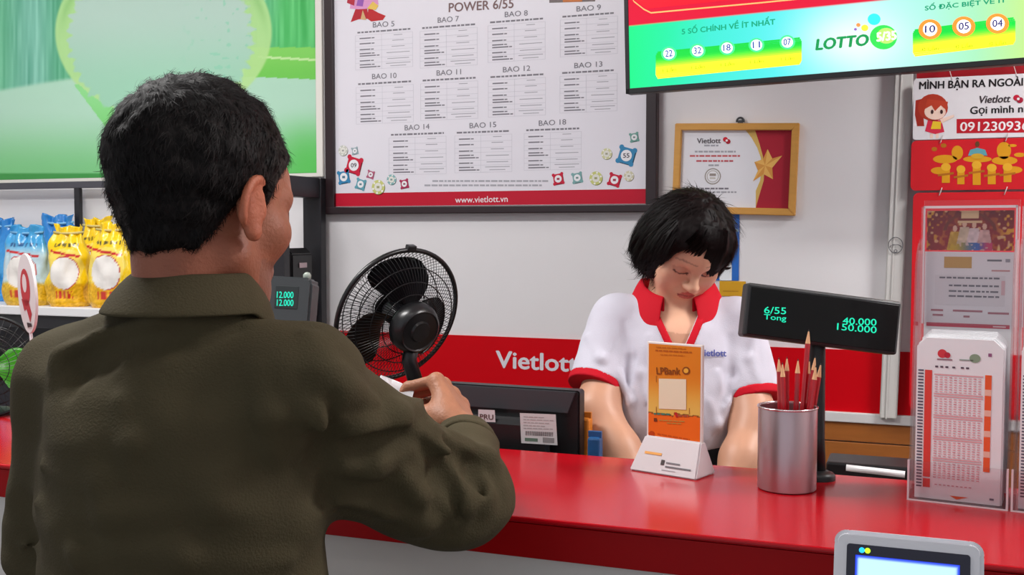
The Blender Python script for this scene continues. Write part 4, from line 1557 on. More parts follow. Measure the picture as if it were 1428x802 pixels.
def fest(x, z):
    u, v_ = x / PCW, z / PCH
    n = vnoise(np.stack([u * 30, v_ * 14, u * 0], 1))
    n2 = vnoise(np.stack([u * 18, v_ * 9, u * 0 + 5], 1))
    side = sstep(0.25, 0.45, np.abs(u - 0.5))
    c = mixc((150, 20, 26), (120, 14, 20), sstep(0.3, 1, v_))
    c = mixc(c, (222, 164, 40), sstep(0.02, 0.22, n) * (0.35 + 0.65 * side))
    c = mixc(c, (240, 214, 150), sstep(0.25, 0.36, n2) * 0.8)
    arch = (np.abs(np.hypot((u - .5) * 1.0, (v_ - .45) * .6) - .29) < .02) & (v_ > .5)
    c = np.where(arch[:, None], np.array((120, 40, 20)), c)
    for cx, col, hh in ((.33, (206, 166, 60), .55), (.44, (216, 196, 170), .66), (.55, (226, 206, 206), .64), (.67, (216, 176, 170), .6)):
        w = .045 + (hh - v_) * .09
        body_ = (np.abs(u - cx) < w) & (v_ < hh - .08)
        c = np.where(body_[:, None], np.array(col) + (n * 40)[:, None], c)
        hd_ = ((u - cx) / .026) ** 2 + ((v_ - hh) / .08) ** 2 < 1
        c = np.where(hd_[:, None], np.array((226, 186, 160)), c)
    bt = v_ < .2
    cols = mixc((206, 170, 40), (70, 110, 190), sstep(.3, .6, u))
    cols = mixc(cols, (206, 60, 110), sstep(.58, .72, u))
    c = np.where((bt & (u > .25) & (u < .76) & (n > -.2))[:, None], cols, c)
    ban = (v_ > .8) & (np.abs(u - .5) < .1) | (np.abs(v_ - .72) < .03) & (np.abs(u - .5) < .14)
    return np.where(ban[:, None], np.array((226, 196, 150)), c)


MB().box((0, 0.0008, 0), (PCW, 0.0008 + 0.0002, PCH)).build('card_back', PAPER, fc)
paint_plane('picture', 0, 0, PCW, PCH, 150, 70, fest, PRINT, fc, y=0.0005)

# small silver screen on a stand in front of the counter
TYF = 1.13
ta, tb_ = at_y(1164, 737.5, TYF), at_y(1373, 760, TYF)
tw = tb_.x - ta.x
tt = thing('touch_terminal', 'small silver framed terminal with a lit white screen, bottom right corner', 'terminal', ((ta.x + tb_.x) / 2, TYF + 0.03, 0))
hz = ta.z
THH = 0.135
hs = MB()
hs.prism(rrect(-tw / 2, -THH, tw / 2, 0, 0.012), 0, 0.024, bev=0.004)
hs = hs.build('casing', mat('silver_plastic', (206, 206, 212), rough=0.35), tt, smooth=True, angle=30)
hs.location = (0, -0.03, hz)
hs.rotation_euler = (math.radians(-14), 0, math.radians(0))
MB().prism(rrect(-tw / 2 + 0.0125, -THH + 0.012, tw / 2 - 0.0125, -0.013, 0.003), -0.0008, 0.003).build('screen_surround', mat('dark_blue_black', (20, 16, 40), rough=0.2), hs)


def tscreen(x, z):
    e = np.minimum(np.minimum(x - sx0, sx1 - x), sz1 - z) / 0.004
    return mixc((30, 60, 250), (206, 250, 255), sstep(0.1, 1.0, e))


sx0, sx1, sz0, sz1 = -tw / 2 + 0.021, tw / 2 - 0.022, -THH + 0.02, -0.0235
paint_plane('screen', sx0, sz0, sx1, sz1, 60, 50, tscreen, SCREEN, hs, y=-0.0011)
for x_, c in ((-tw / 2 + 0.027, (40, 190, 255)), (-tw / 2 + 0.0325, (190, 240, 40))):
    MB().prism(ngon(x_, -0.0185, 0.0028, n=14), -0.0016, -0.0009).build('indicator_light', glow(c), hs)
MB().lathe([(0, 0), (0.13, 0), (0.13, 0.012), (0.02, 0.022), (0.016, 0.03), (0.016, hz - THH + 0.02), (0, hz - THH + 0.02)], 28).build('floor_stand', DKGREY, tt, smooth=True, angle=40)

# monitor seen from behind
MY = 1.77
mr = at_y(809, 545, MY)
ml = at_y(588, 530, MY)
mw = mr.x - ml.x
mn = thing('monitor', 'black monitor seen from behind with two paper stickers', 'monitor', ((mr.x + ml.x) / 2, MY, DZ), (0, 0, math.radians(-1.5)))
mh = mr.z - DZ
mb_ = MB().prism(rrect(-mw / 2, mh - 0.235, mw / 2, mh, 0.006), 0, 0.03, bev=0.003)
mo = mb_.build('casing', BLACK, mn)
MB().prism([(-mw / 2 + 0.006, mh - 0.04), (mw / 2 - 0.02, mh - 0.04), (mw / 2 - 0.006, mh - 0.002), (-mw / 2 + 0.006, mh - 0.002)], -0.003, 0.002, bev=0.001).build('top_bevel', DKGREY, mn)
MB().box((-mw / 2 + 0.04, -0.03, mh - 0.20), (mw / 2 - 0.05, 0.002, mh - 0.05), bev=0.012).build('back_cover', BLACK, mn)
MB().box((-0.03, -0.012, 0.008), (0.03, 0.015, mh - 0.12), bev=0.004).box((-0.1, -0.07, 0), (0.1, 0.035, 0.01), bev=0.004).build('stand', BLACK, mn)
fl = Flat(mn, y=-0.0304)
fl.poly([(667, 588), (691, 589), (690, 572), (667, 571)], (206, 204, 206), 1, px=True)
fl.text('PRU', (669.5, 584.5), (688, 585.5), 7, (96, 74, 70), 2, bold=0.03)
fl.build('small_sticker', mn)
fl = Flat(mn, y=-0.0304)
fl.poly([(727, 618), (777.5, 621), (775, 578), (725, 576)], (206, 206, 206), 1, px=True)
for yy in (581, 585, 589, 593, 597):
    dashes(fl, 730, 772 - (yy % 3) * 6, yy, yy + 1.6, (170, 168, 168), 1.2)
for k in range(26):
    x = 733 + k * 1.5
    fl.poly([(x, 607 + k * .07), (x + rnd.uniform(.4, 1.0), 607 + k * .07), (x + .8, 601 + k * .07), (x, 601 + k * .07)], (80, 78, 78), 2, px=True)
fl.poly([(732, 615), (750, 616), (750, 611.5), (732, 610.5)], (96, 120, 104), 2, px=True)
fl.poly([(757, 617), (773, 618), (773, 611), (757, 610)], (140, 138, 138), 2, px=True)
fl.build('specification_sticker', mn)

# ticket printer behind the counter
tpl, tpr = at_y(1152, 655, 1.80), at_y(1275, 663, 1.80)
tp = thing('ticket_printer', 'black ticket printer with a silver bar just behind the counter', 'printer', ((tpl.x + tpr.x) / 2, 1.78, DZ))
w2 = (tpr.x - tpl.x) / 2
pz = at_y(1200, 646, 1.80).z - DZ
MB().box((-w2, 0, 0), (w2, 0.09, pz - 0.03), bev=0.004).build('body', mat('grey_printer', (120, 118, 118), rough=0.4), tp)
MB().box((-w2, 0.012, pz - 0.0299), (w2, 0.09, pz), bev=0.004).build('lid', BLACK, tp)
ba, bb = at_y(1180, 652.5, 1.775), at_y(1262, 662, 1.775)
MB().tube([(ba.x - tp.location.x, -0.004, ba.z - DZ), (bb.x - tp.location.x, -0.004, bb.z - DZ)], 0.0052, n=14).build('silver_bar', mat('polished_bar', (245, 245, 245), rough=0.3, metal=0.1), tp, smooth=True)

# orange and blue packs on the desk
for nm, lb, px_, py_, w, hgt, c in (('snack_pack', 'orange patterned pack beside the clerk’s arm, right of the monitor', 816, 582, 0.022, 0.16, (206, 120, 34)), ('blue_pack', 'dark blue pack next to the orange pack behind the counter', 830, 609, 0.022, 0.13, (30, 80, 130))):
    yk = 1.81 if nm == 'snack_pack' else 1.765
    q = at_y(px_, py_, yk)
    t = thing(nm, lb, 'pack', (q.x, yk, DZ))
    hgt = q.z - DZ
    MB().box((-w / 2, -0.012, 0), (w / 2, 0.012, hgt), bev=0.004).build('pack_body', mat(nm + '_film', c, rough=0.4, var=0.35, vscale=70), t)
    MB().box((-w / 2 - 0.001, -0.003, hgt - 0.001), (w / 2 + 0.001, 0.003, hgt + 0.01), bev=0.001).build('pack_seal', mat(nm + '_film', c), t)

# weighing scale with a display post on the left part of the counter
wq = at_y(407, 420, 1.56)
ws = thing('weighing_scale', 'dark grey weighing scale display with green digits beside the man’s chin', 'scale', (wq.x, 1.50, COUNTER_Z))
MB().box((-0.11, -0.11, 0.012), (0.11, 0.09, 0.06), bev=0.008).build('body', DKGREY, ws)
MB().box((-0.115, -0.115, 0.064), (0.115, 0.075, 0.07), bev=0.002).box((-0.03, -0.03, 0.0601), (0.03, 0.03, 0.0639)).build('weighing_plate', STEEL, ws)
for x_ in (-0.09, 0.09):
    for y_ in (-0.09, 0.07):
        MB().lathe([(0, 0), (0.012, 0), (0.012, 0.0119), (0, 0.0119)], 14, M=Matrix.Translation((x_, y_, 0))).build('foot', BLACK, ws)
hz_ = wq.z - COUNTER_Z
MB().tube([(0, 0.082, 0.05), (0, 0.082, hz_)], 0.011, n=12).build('post', BLACK, ws, smooth=True)
hh_ = MB().prism([(-0.036, -0.042), (0.038, -0.042), (0.038, 0.034), (0.032, 0.042), (-0.036, 0.042)], 0, 0.045, bev=0.004).build('display_head', mat('scale_grey', (62, 66, 68), rough=0.45), ws)
hh_.location = (0, 0.05, hz_)
hh_.rotation_euler = (math.radians(-8), math.radians(3), math.radians(14))
MB().box((-0.024, -0.0006, -0.012), (0.016, 0.002, 0.026), bev=0.0005).build('window', mat('scale_window', (44, 48, 48), rough=0.3), hh_)
MB().lathe([(0, 0.038), (0.006, 0.038), (0.007, 0.048), (0.004, 0.052), (0, 0.053)], 14, M=Matrix.Translation((0.022, 0.02, 0))).build('screw_cap', mat('pale_cap', (150, 160, 150), rough=0.4), hh_, smooth=True)
fl = Flat(y=-0.0008)
fl.M = (mtx(ws) @ mtx(hh_)).inverted()
fl.text('12.000', (386, 415.5), (409, 416), 9, (30, 190, 160), 1, em=True, bold=0.015)
fl.text('12.000', (386, 426.5), (409, 427), 9, (30, 190, 160), 1, em=True, bold=0.015)
fl.build('lit_digits', hh_)

# oval sign on a stick
oc = at_y(48.5, 409, 1.60)
os_ = thing('oval_sign', 'oval white sign with a red emblem on a small stand, left of the man', 'sign', (oc.x, 1.60, COUNTER_Z), (0, math.radians(-4), 0))
oz = oc.z - COUNTER_Z
MB().lathe([(0, 0), (0.03, 0), (0.03, 0.006), (0.006, 0.012), (0, 0.012)], 24).build('foot', WHITEP, os_, smooth=True, angle=40)
MB().tube([(0, 0, 0.008), (0, 0, oz - 0.07)], 0.003, n=8).build('stick', WHITEP, os_)
ov = MB().prism(ngon(0, 0, 0.056, 0.077, n=48), -0.0025, 0.0025, bev=0.0006).build('oval_board', mat('white_oval_board', (226, 220, 220), rough=0.35), os_)
ov.location = (0, 0, oz)
ov.rotation_euler = (0, 0, math.radians(-29))
fl = Flat(y=-0.0027)
fl.poly(ngon(-0.004, 0.012, 0.030, 0.036, n=24), (190, 40, 50), 1)
fl.poly(ngon(-0.006, 0.02, 0.014, 0.018, n=18), (226, 214, 214), 2)
fl.poly([(-0.034, -0.01), (0.01, -0.012), (0.026, -0.04), (0.012, -0.056), (-0.006, -0.03), (-0.02, -0.034)], (180, 34, 46), 1)
fl.poly([(-0.01, -0.056), (0.02, -0.058), (0.022, -0.064), (-0.006, -0.066)], (60, 40, 46), 2)
fl.build('red_emblem', ov)


# ------------------------------------------------------------------ fans
def make_fan(name, label, base, C, axis, R, blade_mat, nb, wires, stand_r, tilt_up=Vector((0, 0, 1)), dark=BLACK, blade_rot=0.0):
    """axis: direction the fan blows; built in world axes around its base"""
    t = thing(name, label, 'fan', tuple(base))
    f = Vector(axis).normalized()
    u = (tilt_up - f * tilt_up.dot(f)).normalized()
    r = f.cross(u)
    o = Vector(C) - Vector(base)
    pt = lambda a, rad, h: o + (r * math.cos(a) + u * math.sin(a)) * rad + f * h
    B3 = Matrix((r, u, f)).transposed().to_4x4()
    TM = Matrix.Translation(o) @ B3

    def grille(nm, side, depth, hubr):
        m = MB()
        for k in range(wires):
            a = 2 * math.pi * k / wires
            pts = []
            for s in np.linspace(hubr / R, 0.985, 9):
                pts.append(pt(a + 0.22 * (1 - s) * side, R * s, side * depth * (1 - s ** 2.6) ** 0.8))
            m.tube(pts, R * 0.0046, n=4)
        for s in (hubr / R, 0.45, 0.62, 0.80):
            m.tube([pt(a, R * s, side * depth * (1 - s ** 2.6) ** 0.8) for a in np.linspace(0, 2 * math.pi, 49)[:-1]], R * 0.0085, n=5, closed=True)
        m.build(nm, dark, t)
    dep = R * 0.36
    grille('front_grille', 1, dep, R * 0.2)
    grille('rear_grille', -1, dep, R * 0.3)
    ringm = MB()
    ringm.tube([pt(a, R, 0) for a in np.linspace(0, 2 * math.pi, 73)[:-1]], R * 0.036, n=8, closed=True)
    ringm.build('rim_ring', dark, t, smooth=True)
    MB().box((-R * .07, R * .98, -R * .05), (R * .07, R * 1.075, R * .05), bev=R * 0.015, M=TM).build('rim_clip', dark, t)
    MB().lathe([(0, dep * 1.02), (R * .16, dep * 1.0), (R * .2, dep * .92), (R * .2, dep * .86), (0, dep * .86)], 28, M=TM).build('front_badge', dark, t, smooth=True, angle=40)
    for k in range(nb):
        bm_ = bmesh.new()
        NU, NV = 9, 9
        g = []
        a0 = 2 * math.pi * k / nb + blade_rot
        for i in range(NU):
            s = i / (NU - 1)
            rad = R * (0.14 + 0.76 * s)
            half = 0.46 + 0.30 * math.sin(math.pi * min(s * 0.75 + 0.12, 1))
            row = []
            for j in range(NV):
                q = j / (NV - 1) * 2 - 1
                edge = 1 - 0.12 * (abs(q) ** 4) * s
                row.append(bm_.verts.new(pt(a0 + q * half + 0.35 * s, rad * edge, dep * (0.1 + 0.42 * q * (1 - 0.4 * s)))))
            g.append(row)
        for i in range(NU - 1):
            for j in range(NV - 1):
                bm_.faces.new((g[i][j], g[i + 1][j], g[i + 1][j + 1], g[i][j + 1]))
        bmesh.ops.solidify(bm_, geom=list(bm_.faces), thickness=R * 0.014)
        q_ = MB()
        q_._merge(bm_)
        q_.build('blade', blade_mat, t, smooth=True)
    MB().lathe([(0, dep * .75), (R * .12, dep * .7), (R * .17, dep * .4), (R * .17, -dep * .3), (0, -dep * .3)], 28, M=TM).build('hub', blade_mat, t, smooth=True, angle=40)
    MB().lathe([(R * .34, -dep * .9), (R * .37, -dep * 1.0), (R * .37, -dep * 1.35), (R * .33, -dep * 1.6), (R * .30, -dep * 1.66), (R * .28, -dep * 1.62), (R * .16, -dep * 1.66), (R * .14, -dep * 1.74), (0, -dep * 1.76)], 32, M=TM).lathe([(0, -dep * .88), (R * .34, -dep * .9)], 32, M=TM).build('motor_housing', dark, t, smooth=True, angle=40)
    mo_ = o - f * dep * 1.3
    MB().tube([mo_ - u * R * .25, mo_ - u * R * .5 + f * 0.0, Vector((mo_.x, mo_.y, mo_.z - R * .75))], R * 0.11, n=12).build('neck', dark, t, smooth=True)
    MB().tube([(mo_.x, mo_.y, mo_.z - R * .7), (mo_.x, mo_.y, 0.02)], R * 0.075, n=14).build('pole', dark, t, smooth=True)
    MB().lathe([(0, 0), (stand_r, 0), (stand_r, stand_r * .06), (stand_r * .8, stand_r * .16), (R * .12, stand_r * .26), (0, stand_r * .26)], 36, M=Matrix.Translation((mo_.x, mo_.y, 0))).build('base', dark, t, smooth=True, angle=40)
    return t


FD = 2.44
fcn = P(555, 440, FD)
fax = Vector((math.cos(YAW), math.sin(YAW), 0)) * (-0.60) + Vector((-math.sin(YAW), math.cos(YAW), 0)) * 0.73 + Vector((0, 0, 0.33))
FANM = mat('gloss_black_fan', (20, 20, 22), rough=0.3, spec=0.5)
make_fan('pedestal_fan', 'black pedestal fan tilted upward behind the counter, beside the man', (fcn.x, fcn.y, 0), fcn, fax, 97 * FD / 1500, mat('smoky_black_blade', (26, 26, 30), rough=0.3), 3, 96, 0.19, dark=FANM, blade_rot=1.42)
gq = at_y(-16, 511, 1.62)
gax = Vector((math.cos(YAW), math.sin(YAW), 0)) * (0.25) + Vector((-math.sin(YAW), math.cos(YAW), 0)) * -0.95 + Vector((0, 0, 0.05))
make_fan('desk_fan', 'small desk fan with bright green blades at the left edge of the counter', (gq.x, gq.y - 0.0, COUNTER_Z), gq, gax, 72 * 2.06 / 1500, mat('green_blade', (70, 170, 20), rough=0.35), 3, 40, 0.05, blade_rot=0.9)
# ------------------------------------------------------------------ people
CRT = np.array([math.cos(YAW), math.sin(YAW), 0.0])
CFW = np.array([-math.sin(YAW), math.cos(YAW), 0.0])
UP = np.array([0, 0, 1.0])
N_ = lambda v: V3(v) / np.linalg.norm(v)
cv = lambda a, b, c: CRT * a + CFW * b + UP * c
AP = lambda px, py, d: np.array(P(px, py, d))


def rotv(v, ax, deg):
    ax = N_(ax)
    a = math.radians(deg)
    v = V3(v)
    return v * math.cos(a) + np.cross(ax, v) * math.sin(a) + ax * (ax @ v) * (1 - math.cos(a))


def head_frame(fwd, pitch_down, roll=0.0):
    f = N_(fwd)
    r = np.cross(f, UP)
    r = N_(r)
    f2 = rotv(f, r, -pitch_down)
    u2 = np.cross(r, f2)
    r, u2 = rotv(r, f2, roll), rotv(u2, f2, roll)
    return np.stack([r, f2, u2], 1)          # columns right, forward, up


def head_sdf(female=False):
    """head in its own axes: x right, y forward, z up, origin between the ears"""
    s = SDF()
    s.ell((0, -0.012, 0.045), (.074, .093, .085))
    s.ell((0, .03, -.028), (.057, .060, .076), k=.03)
    s.cap((-.014, .062, -.088), (.014, .062, -.088), .019 if female else .022, k=.03)
    for x in (-1, 1):
        s.cap((x * .05, .0, -.05), (x * .028, .045, -.084), .016 if female else .019, k=.025)
        s.ell((x * .044, .055, -.016), (.022, .024, .022), k=.025)
        s.cap((x * .012, .080 if female else .082, .026), (x * .042, .068 if female else .07, .026), .009 if female else .011, k=.03 if female else .02)
    s.cap((0, .076 if female else .078, .05), (0, .074 if female else .082, .03), .03, k=.03)
    if female:
        for x in (-1, 1):
            s.ell((x * .036, .048, -.04), (.026, .028, .03), k=.03)
    for x in (-1, 1):
        s.ell((x * .031, .1, .004), (.019, .014 if female else .017, .012), k=.016 if female else .012, sub=True)
        s.ell((x * .031, .0745, .003), (.0165, .0155, .0125), k=.004)
    s.cap((0, .087, .02), (0, .109, -.022), .0068, .0112, k=.010)
    s.ell((0, .109, -.026), (.0115, .009, .009), k=.008)
    for x in (-1, 1):
        s.ell((x * .012, .098, -.029), (.008, .010, .007), k=.007)
        s.ell((x * .006, .104, -.0365), (.0035, .005, .003), k=.003, sub=True)
    s.ell((0, .083, -.055), (.026, .014, .017), k=.012)
    s.cap((-.016, .089, -.0535), (.016, .089, -.0535), .0048, k=.005)
    s.cap((-.013, .089, -.0635), (.013, .089, -.0635), .0058, k=.005)
    s.cap((-.021, .097, -.0585), (.021, .097, -.0585), .0017, k=.004, sub=True)
    for x in (-1, 1):
        # ear: rim shell with a hollow
        R = np.array(Euler((0.15, 0, -x * 0.22)).to_matrix())
        s.ell((x * .077, -.009, .002), (.007, .017, .029), R, k=.006)
        s.ell((x * .091, -.004, .004), (.008, .010, .020), R, k=.005, sub=True)
        hx = [(x * (.079 + .006 * math.sin(a_)), -.008 - .018 * math.sin(a_) + .004 * math.cos(a_), .003 + .027 * math.cos(a_)) for a_ in np.linspace(-.5, 2.5, 18)]
        for h0, h1 in zip(hx, hx[1:]):
            s.cap(h0, h1, .0034, .0034, k=.004)
        s.ell((x * .079, -.003, -.026), (.006, .009, .009), R, k=.006)
        s.ell((x * .077, .006, -.002), (.005, .005, .009), R, k=.005)
    return s


def in_frame(f, o, R, s):
    return lambda p: f((p - o) @ R / s) * s


def hand_ops(S, W, f, n, s=1.0, curls=((40, 35, 20),) * 4, thumb=(0.55, 0.55, 0.35), right=True, spread=0.0, thumb_len=1.0):
    """palm with five separate bent fingers; f wrist-to-knuckle, n the way the palm faces"""
    f = N_(f)
    n = N_(V3(n) - f * (V3(n) @ f))
    t = np.cross(f, n) * (1 if right else -1)
    offs = [.027, .009, -.010, -.027]
    mcp = [.088, .092, .087, .078]
    ls = [(.043, .026, .021), (.047, .029, .022), (.043, .027, .022), (.034, .021, .019)]
    rr = [.0086, .0088, .0083, .0074]
    W = V3(W)
    for i in range(4):
        S.cap(W + t * offs[i] * .55 * s - f * .004 * s, W + f * mcp[i] * .93 * s + t * offs[i] * s, .0145 * s, .0112 * s, k=.012)
    S.ell(W + f * .035 * s + t * .022 * s + n * .010 * s, (.017 * s, .017 * s, .026 * s), np.stack([t, n, f], 1), k=.014)
    for i in range(4):
        p = W + f * mcp[i] * s + t * offs[i] * s
        S.ell(p - n * .002 * s, (.0108 * s,) * 3, k=.006)
        d = N_(f + t * spread * offs[i] * 10)
        a = 0
        for j in range(3):
            a += curls[i][j]
            dj = rotv(d, np.cross(d, n), a)
            q = p + dj * ls[i][j] * s
            S.cap(p, q, rr[i] * (1 - .07 * j) * s, rr[i] * (.95 - .09 * j) * s, k=.0035 if j == 0 else .0025)
            if j < 2:
                S.ell(q, (rr[i] * .98 * s,) * 3, k=.002)
            p = q
    p = W + f * .020 * s + t * .026 * s + n * .008 * s
    d = N_(f * thumb[0] + t * thumb[1] + n * thumb[2])
    for j, L in enumerate((.040, .032, .026)):
        q = p + d * L * s * thumb_len
        S.cap(p, q, (.0135, .0105, .0098)[j] * s, (.0108, .0098, .0078)[j] * s, k=(.012, .003, .002)[j])
        p = q
        d = N_(rotv(d, np.cross(d, N_(f * .8 + n * .6 - t * .3)), 14))
    return t


def strands(V, Fq, count, length, width, flow, seed, lift=0.25, keep=None, segs=2, wav=0.15, curv=4.0):
    rs = np.random.RandomState(seed)
    A = V[Fq]
    c = A.mean(1)
    nrm = np.cross(A[:, 2] - A[:, 0], A[:, 3] - A[:, 1])
    ar = np.linalg.norm(nrm, axis=1)
    nrm /= np.maximum(ar, 1e-12)[:, None]
    w = ar.copy()
    if keep is not None:
        w = w * keep(c)
    w /= w.sum()
    i = rs.choice(len(c), count, p=w)
    jit = rs.randn(count, 3) * 0.0012
    p0 = c[i] + jit
    n = nrm[i]
    d = flow(p0, n) + rs.randn(count, 3) * wav
    d = d - n * (d * n).sum(1)[:, None]
    d /= np.maximum(np.linalg.norm(d, axis=1), 1e-9)[:, None]
    L = length * (0.6 + 0.7 * rs.rand(count))
    side = np.cross(d, n)
    wd = width * (0.7 + 0.6 * rs.rand(count))
    VV, FF = [], []
    rows = []
    for k in range(segs + 1):
        s = k / segs
        mid = p0 + d * (L * s)[:, None] + n * (L * (lift * s - lift * 0.55 * s * s) - curv * (L * s) ** 2 + 0.0004)[:, None]
        ww = wd * (1 - 0.85 * s)
        rows.append((mid - side * ww[:, None] / 2, mid + side * ww[:, None] / 2))
    allv = np.stack([x for r in rows for x in r], 1)          # count, 2*(segs+1), 3
    VV = allv.reshape(-1, 3)
    m = 2 * (segs + 1)
    b = np.arange(count)[:, None] * m
    for k in range(segs):
        FF.append(np.concatenate([b + 2 * k, b + 2 * k + 1, b + 2 * k + 3, b + 2 * k + 2], 1))
    return VV, np.concatenate(FF)


def collar(name, parent, o, rt, fw, up, rx, ry, stand, fall, flare, open_deg, point, mats, thick=0.0028, front_drop=0.4, drop_w=0.9):
    bm_ = bmesh.new()
    th = np.linspace(math.radians(open_deg), 2 * math.pi - math.radians(open_deg), 60)
    org = V3(parent.location)
    rows = []
    for a in th:
        fr = max(0.0, math.cos(a)) ** 0.9 if math.cos(a) > 0 else 0.0
        edge = min(a - th[0], th[-1] - a)
        pt_ = math.exp(-(edge / 0.35) ** 2)
        st_ = stand * (1 - front_drop * fr)
        prof = [(1.0, -0.015), (1.0, st_ * .6), (1.015, st_ * .95), (1.05, st_), (1.11, st_ * .93), (1 + flare * .75, st_ - fall * .5), (1 + flare, st_ - fall * .93 - point * pt_), (1 + flare * 1.02, st_ - fall - point * pt_)]
        row = []
        for sc_, z in prof:
            dropz = -front_drop * 0.05 * drop_w * fr
            q = o + (rt * math.sin(a) * rx + fw * math.cos(a) * ry) * sc_ + up * (z + dropz)
            row.append(bm_.verts.new(q - org))
        rows.append(row)
    for A, B in zip(rows, rows[1:]):
        for k in range(len(A) - 1):
            bm_.faces.new((A[k], A[k + 1], B[k + 1], B[k]))
    bmesh.ops.recalc_face_normals(bm_, faces=bm_.faces)
    me = bpy.data.meshes.new(name)
    bm_.to_mesh(me)
    bm_.free()
    ob = link_mesh(name, me, mats, parent, True)
    md = ob.modifiers.new('thick', 'SOLIDIFY')
    md.thickness = thick
    md.offset = 0
    sb = ob.modifiers.new('smooth', 'SUBSURF')
    sb.levels = sb.render_levels = 1
    return ob


def shoe(parent, heel, toe, m):
    heel, toe = V3(heel), V3(toe)
    S = SDF()
    d = N_(toe - heel)
    S.cap(heel + UP * .045, heel + UP * .09, .042, .045)
    S.cap(heel + UP * .035, toe + UP * .03 - d * .02, .040, .036, k=.03)
    S.cap(heel + UP * .06 + d * .04, toe + UP * .03 - d * .06, .04, .03, k=.03)
    S.cut(lambda p: -p[:, 2] + 0.002, k=.003)
    lo, hi = np.minimum(heel, toe) - .07, np.maximum(heel, toe) + .07
    lo[2], hi[2] = -0.01, .16
    Vv, Fq = surface_nets(S, lo, hi, .006)
    return np_mesh('shoe', Vv, Fq, m, parent, origin=parent.location)


# ================================================================== the customer (seen from behind)
SKIN_M = mat('man_skin', (255, 255, 255), rough=0.5, spec=0.35, attr='pigment', var=0.10, vscale=45, bump=0.25, bscale=260, sss=0.05)
OLIVE = mat('olive_cotton', (68, 61, 43), rough=0.85, spec=0.15, var=0.14, vscale=9, bump=0.3, bscale=420)
HAIRM = mat('black_hair', (255, 255, 255), rough=0.6, spec=0.12, attr='pigment')
DARKCLOTH = mat('dark_trouser_cloth', (36, 36, 42), rough=0.85, spec=0.2, bump=0.2, bscale=400)
SHOEM = mat('black_shoe', (24, 22, 22), rough=0.4)

m_sL, m_sR = AP(108, 548, 1.165), AP(418, 540, 1.035)
m_mid = (m_sL + m_sR) / 2
m_rt = m_sR - m_sL
m_rt[2] = 0
m_rt = N_(m_rt)
m_fw = np.cross(UP, m_rt)
m_root = V3((m_mid[0], m_mid[1], 0)) - m_fw * 0.0
man = thing('person', 'man in an olive green jacket seen from behind, holding a white slip', 'person', tuple(m_root))
TB = np.stack([m_rt, m_fw, UP], 1)

m_hf = N_(cv(math.sin(math.radians(31)), math.cos(math.radians(31)), 0))
HR = head_frame(m_hf, 10, 0)
Hc = AP(284, 292, 1.083)
HS = .95
m_nb = Hc + HR @ np.array([0, -.022, -.052])
m_neck0 = V3((Hc[0], Hc[1], 0)) + UP * 1.335 - m_hf * .020
m_eR, m_wR = AP(640, 684, 1.225), AP(650, 610, 1.44)
m_eL, m_wL = AP(82, 742, 1.20), AP(300, 650, 1.36)

hips = m_mid * np.array([1, 1, 0]) + UP * 0.90 - m_fw * 0.01
body = SDF()
body.ell(m_mid - UP * .11, (.135, .08, .15), TB)
body.ell(m_mid - UP * .30, (.13, .09, .18), TB, k=.05)
body.ell(hips, (.155, .105, .12), TB, k=.05)
for sgn, sp in ((-1, m_sL), (1, m_sR)):
    body.cap(m_neck0 - UP * .035, sp - UP * .01, .034, .034, k=.03)
    hp = hips + m_rt * sgn * .085 - UP * .05
    kn = V3((hp[0], hp[1], .47)) + m_fw * .02
    an = V3((hp[0], hp[1], .08)) + m_rt * sgn * .02
    body.cap(hp, kn, .078, .052, k=.04)
    body.cap(kn, an, .05, .036, k=.02)
    body.cap(an - UP * .03 - m_fw * .03, an - UP * .04 + m_fw * .13, .034, .026, k=.02)
for sp, el_, wr in ((m_sL, m_eL, m_wL), (m_sR, m_eR, m_wR)):
    body.cap(sp, el_, .036, .034, k=.02)
    body.cap(el_, el_ + (wr - el_) * .45, .036, .034, k=.02)
    body.cap(el_ + (wr - el_) * .45, wr, .034, .0285, k=.02)
body.cap(m_neck0 - UP * .02, m_nb, .049, .047, k=.02)
body.cap(m_neck0 + m_hf * .03, m_nb + m_hf * .035 - UP * .01, .038, .038, k=.02)
hsd = head_sdf()
head_w = in_frame(hsd, Hc, HR, HS)
body.fn(head_w, k=.022)
# neck muscle running from behind the ear
# right hand: palm turned left and down, fingers closing on the slip
f_ = AP(624, 548, 1.505) - m_wR
n_ = cv(-.80, .12, -.58)
hand_ops(body, m_wR, f_, n_, 1.06, curls=((62, 38, 18), (66, 44, 22), (70, 48, 25), (72, 50, 28)), thumb=(.78, .12, .62), right=True)
hand_ops(body, m_wL, m_wL - m_eL + cv(.05, .1, .02), cv(.7, .1, -.5), 1.0, curls=((30, 35, 20),) * 4, thumb=(.7, .4, .5), right=False)
lo = np.minimum.reduce([m_sL, m_sR, m_eL, m_eR, m_wR, m_wL, hips]) - .15
hi = np.maximum.reduce([m_sL, m_sR, m_eL, m_eR, m_wR, m_wL, hips]) + .16
lo[2], hi[2] = 0.0, 1.62
V_, F_ = surface_nets(body, lo, hi, 0.0028)
mb = np_mesh('body', V_, F_, SKIN_M, man, origin=m_root)


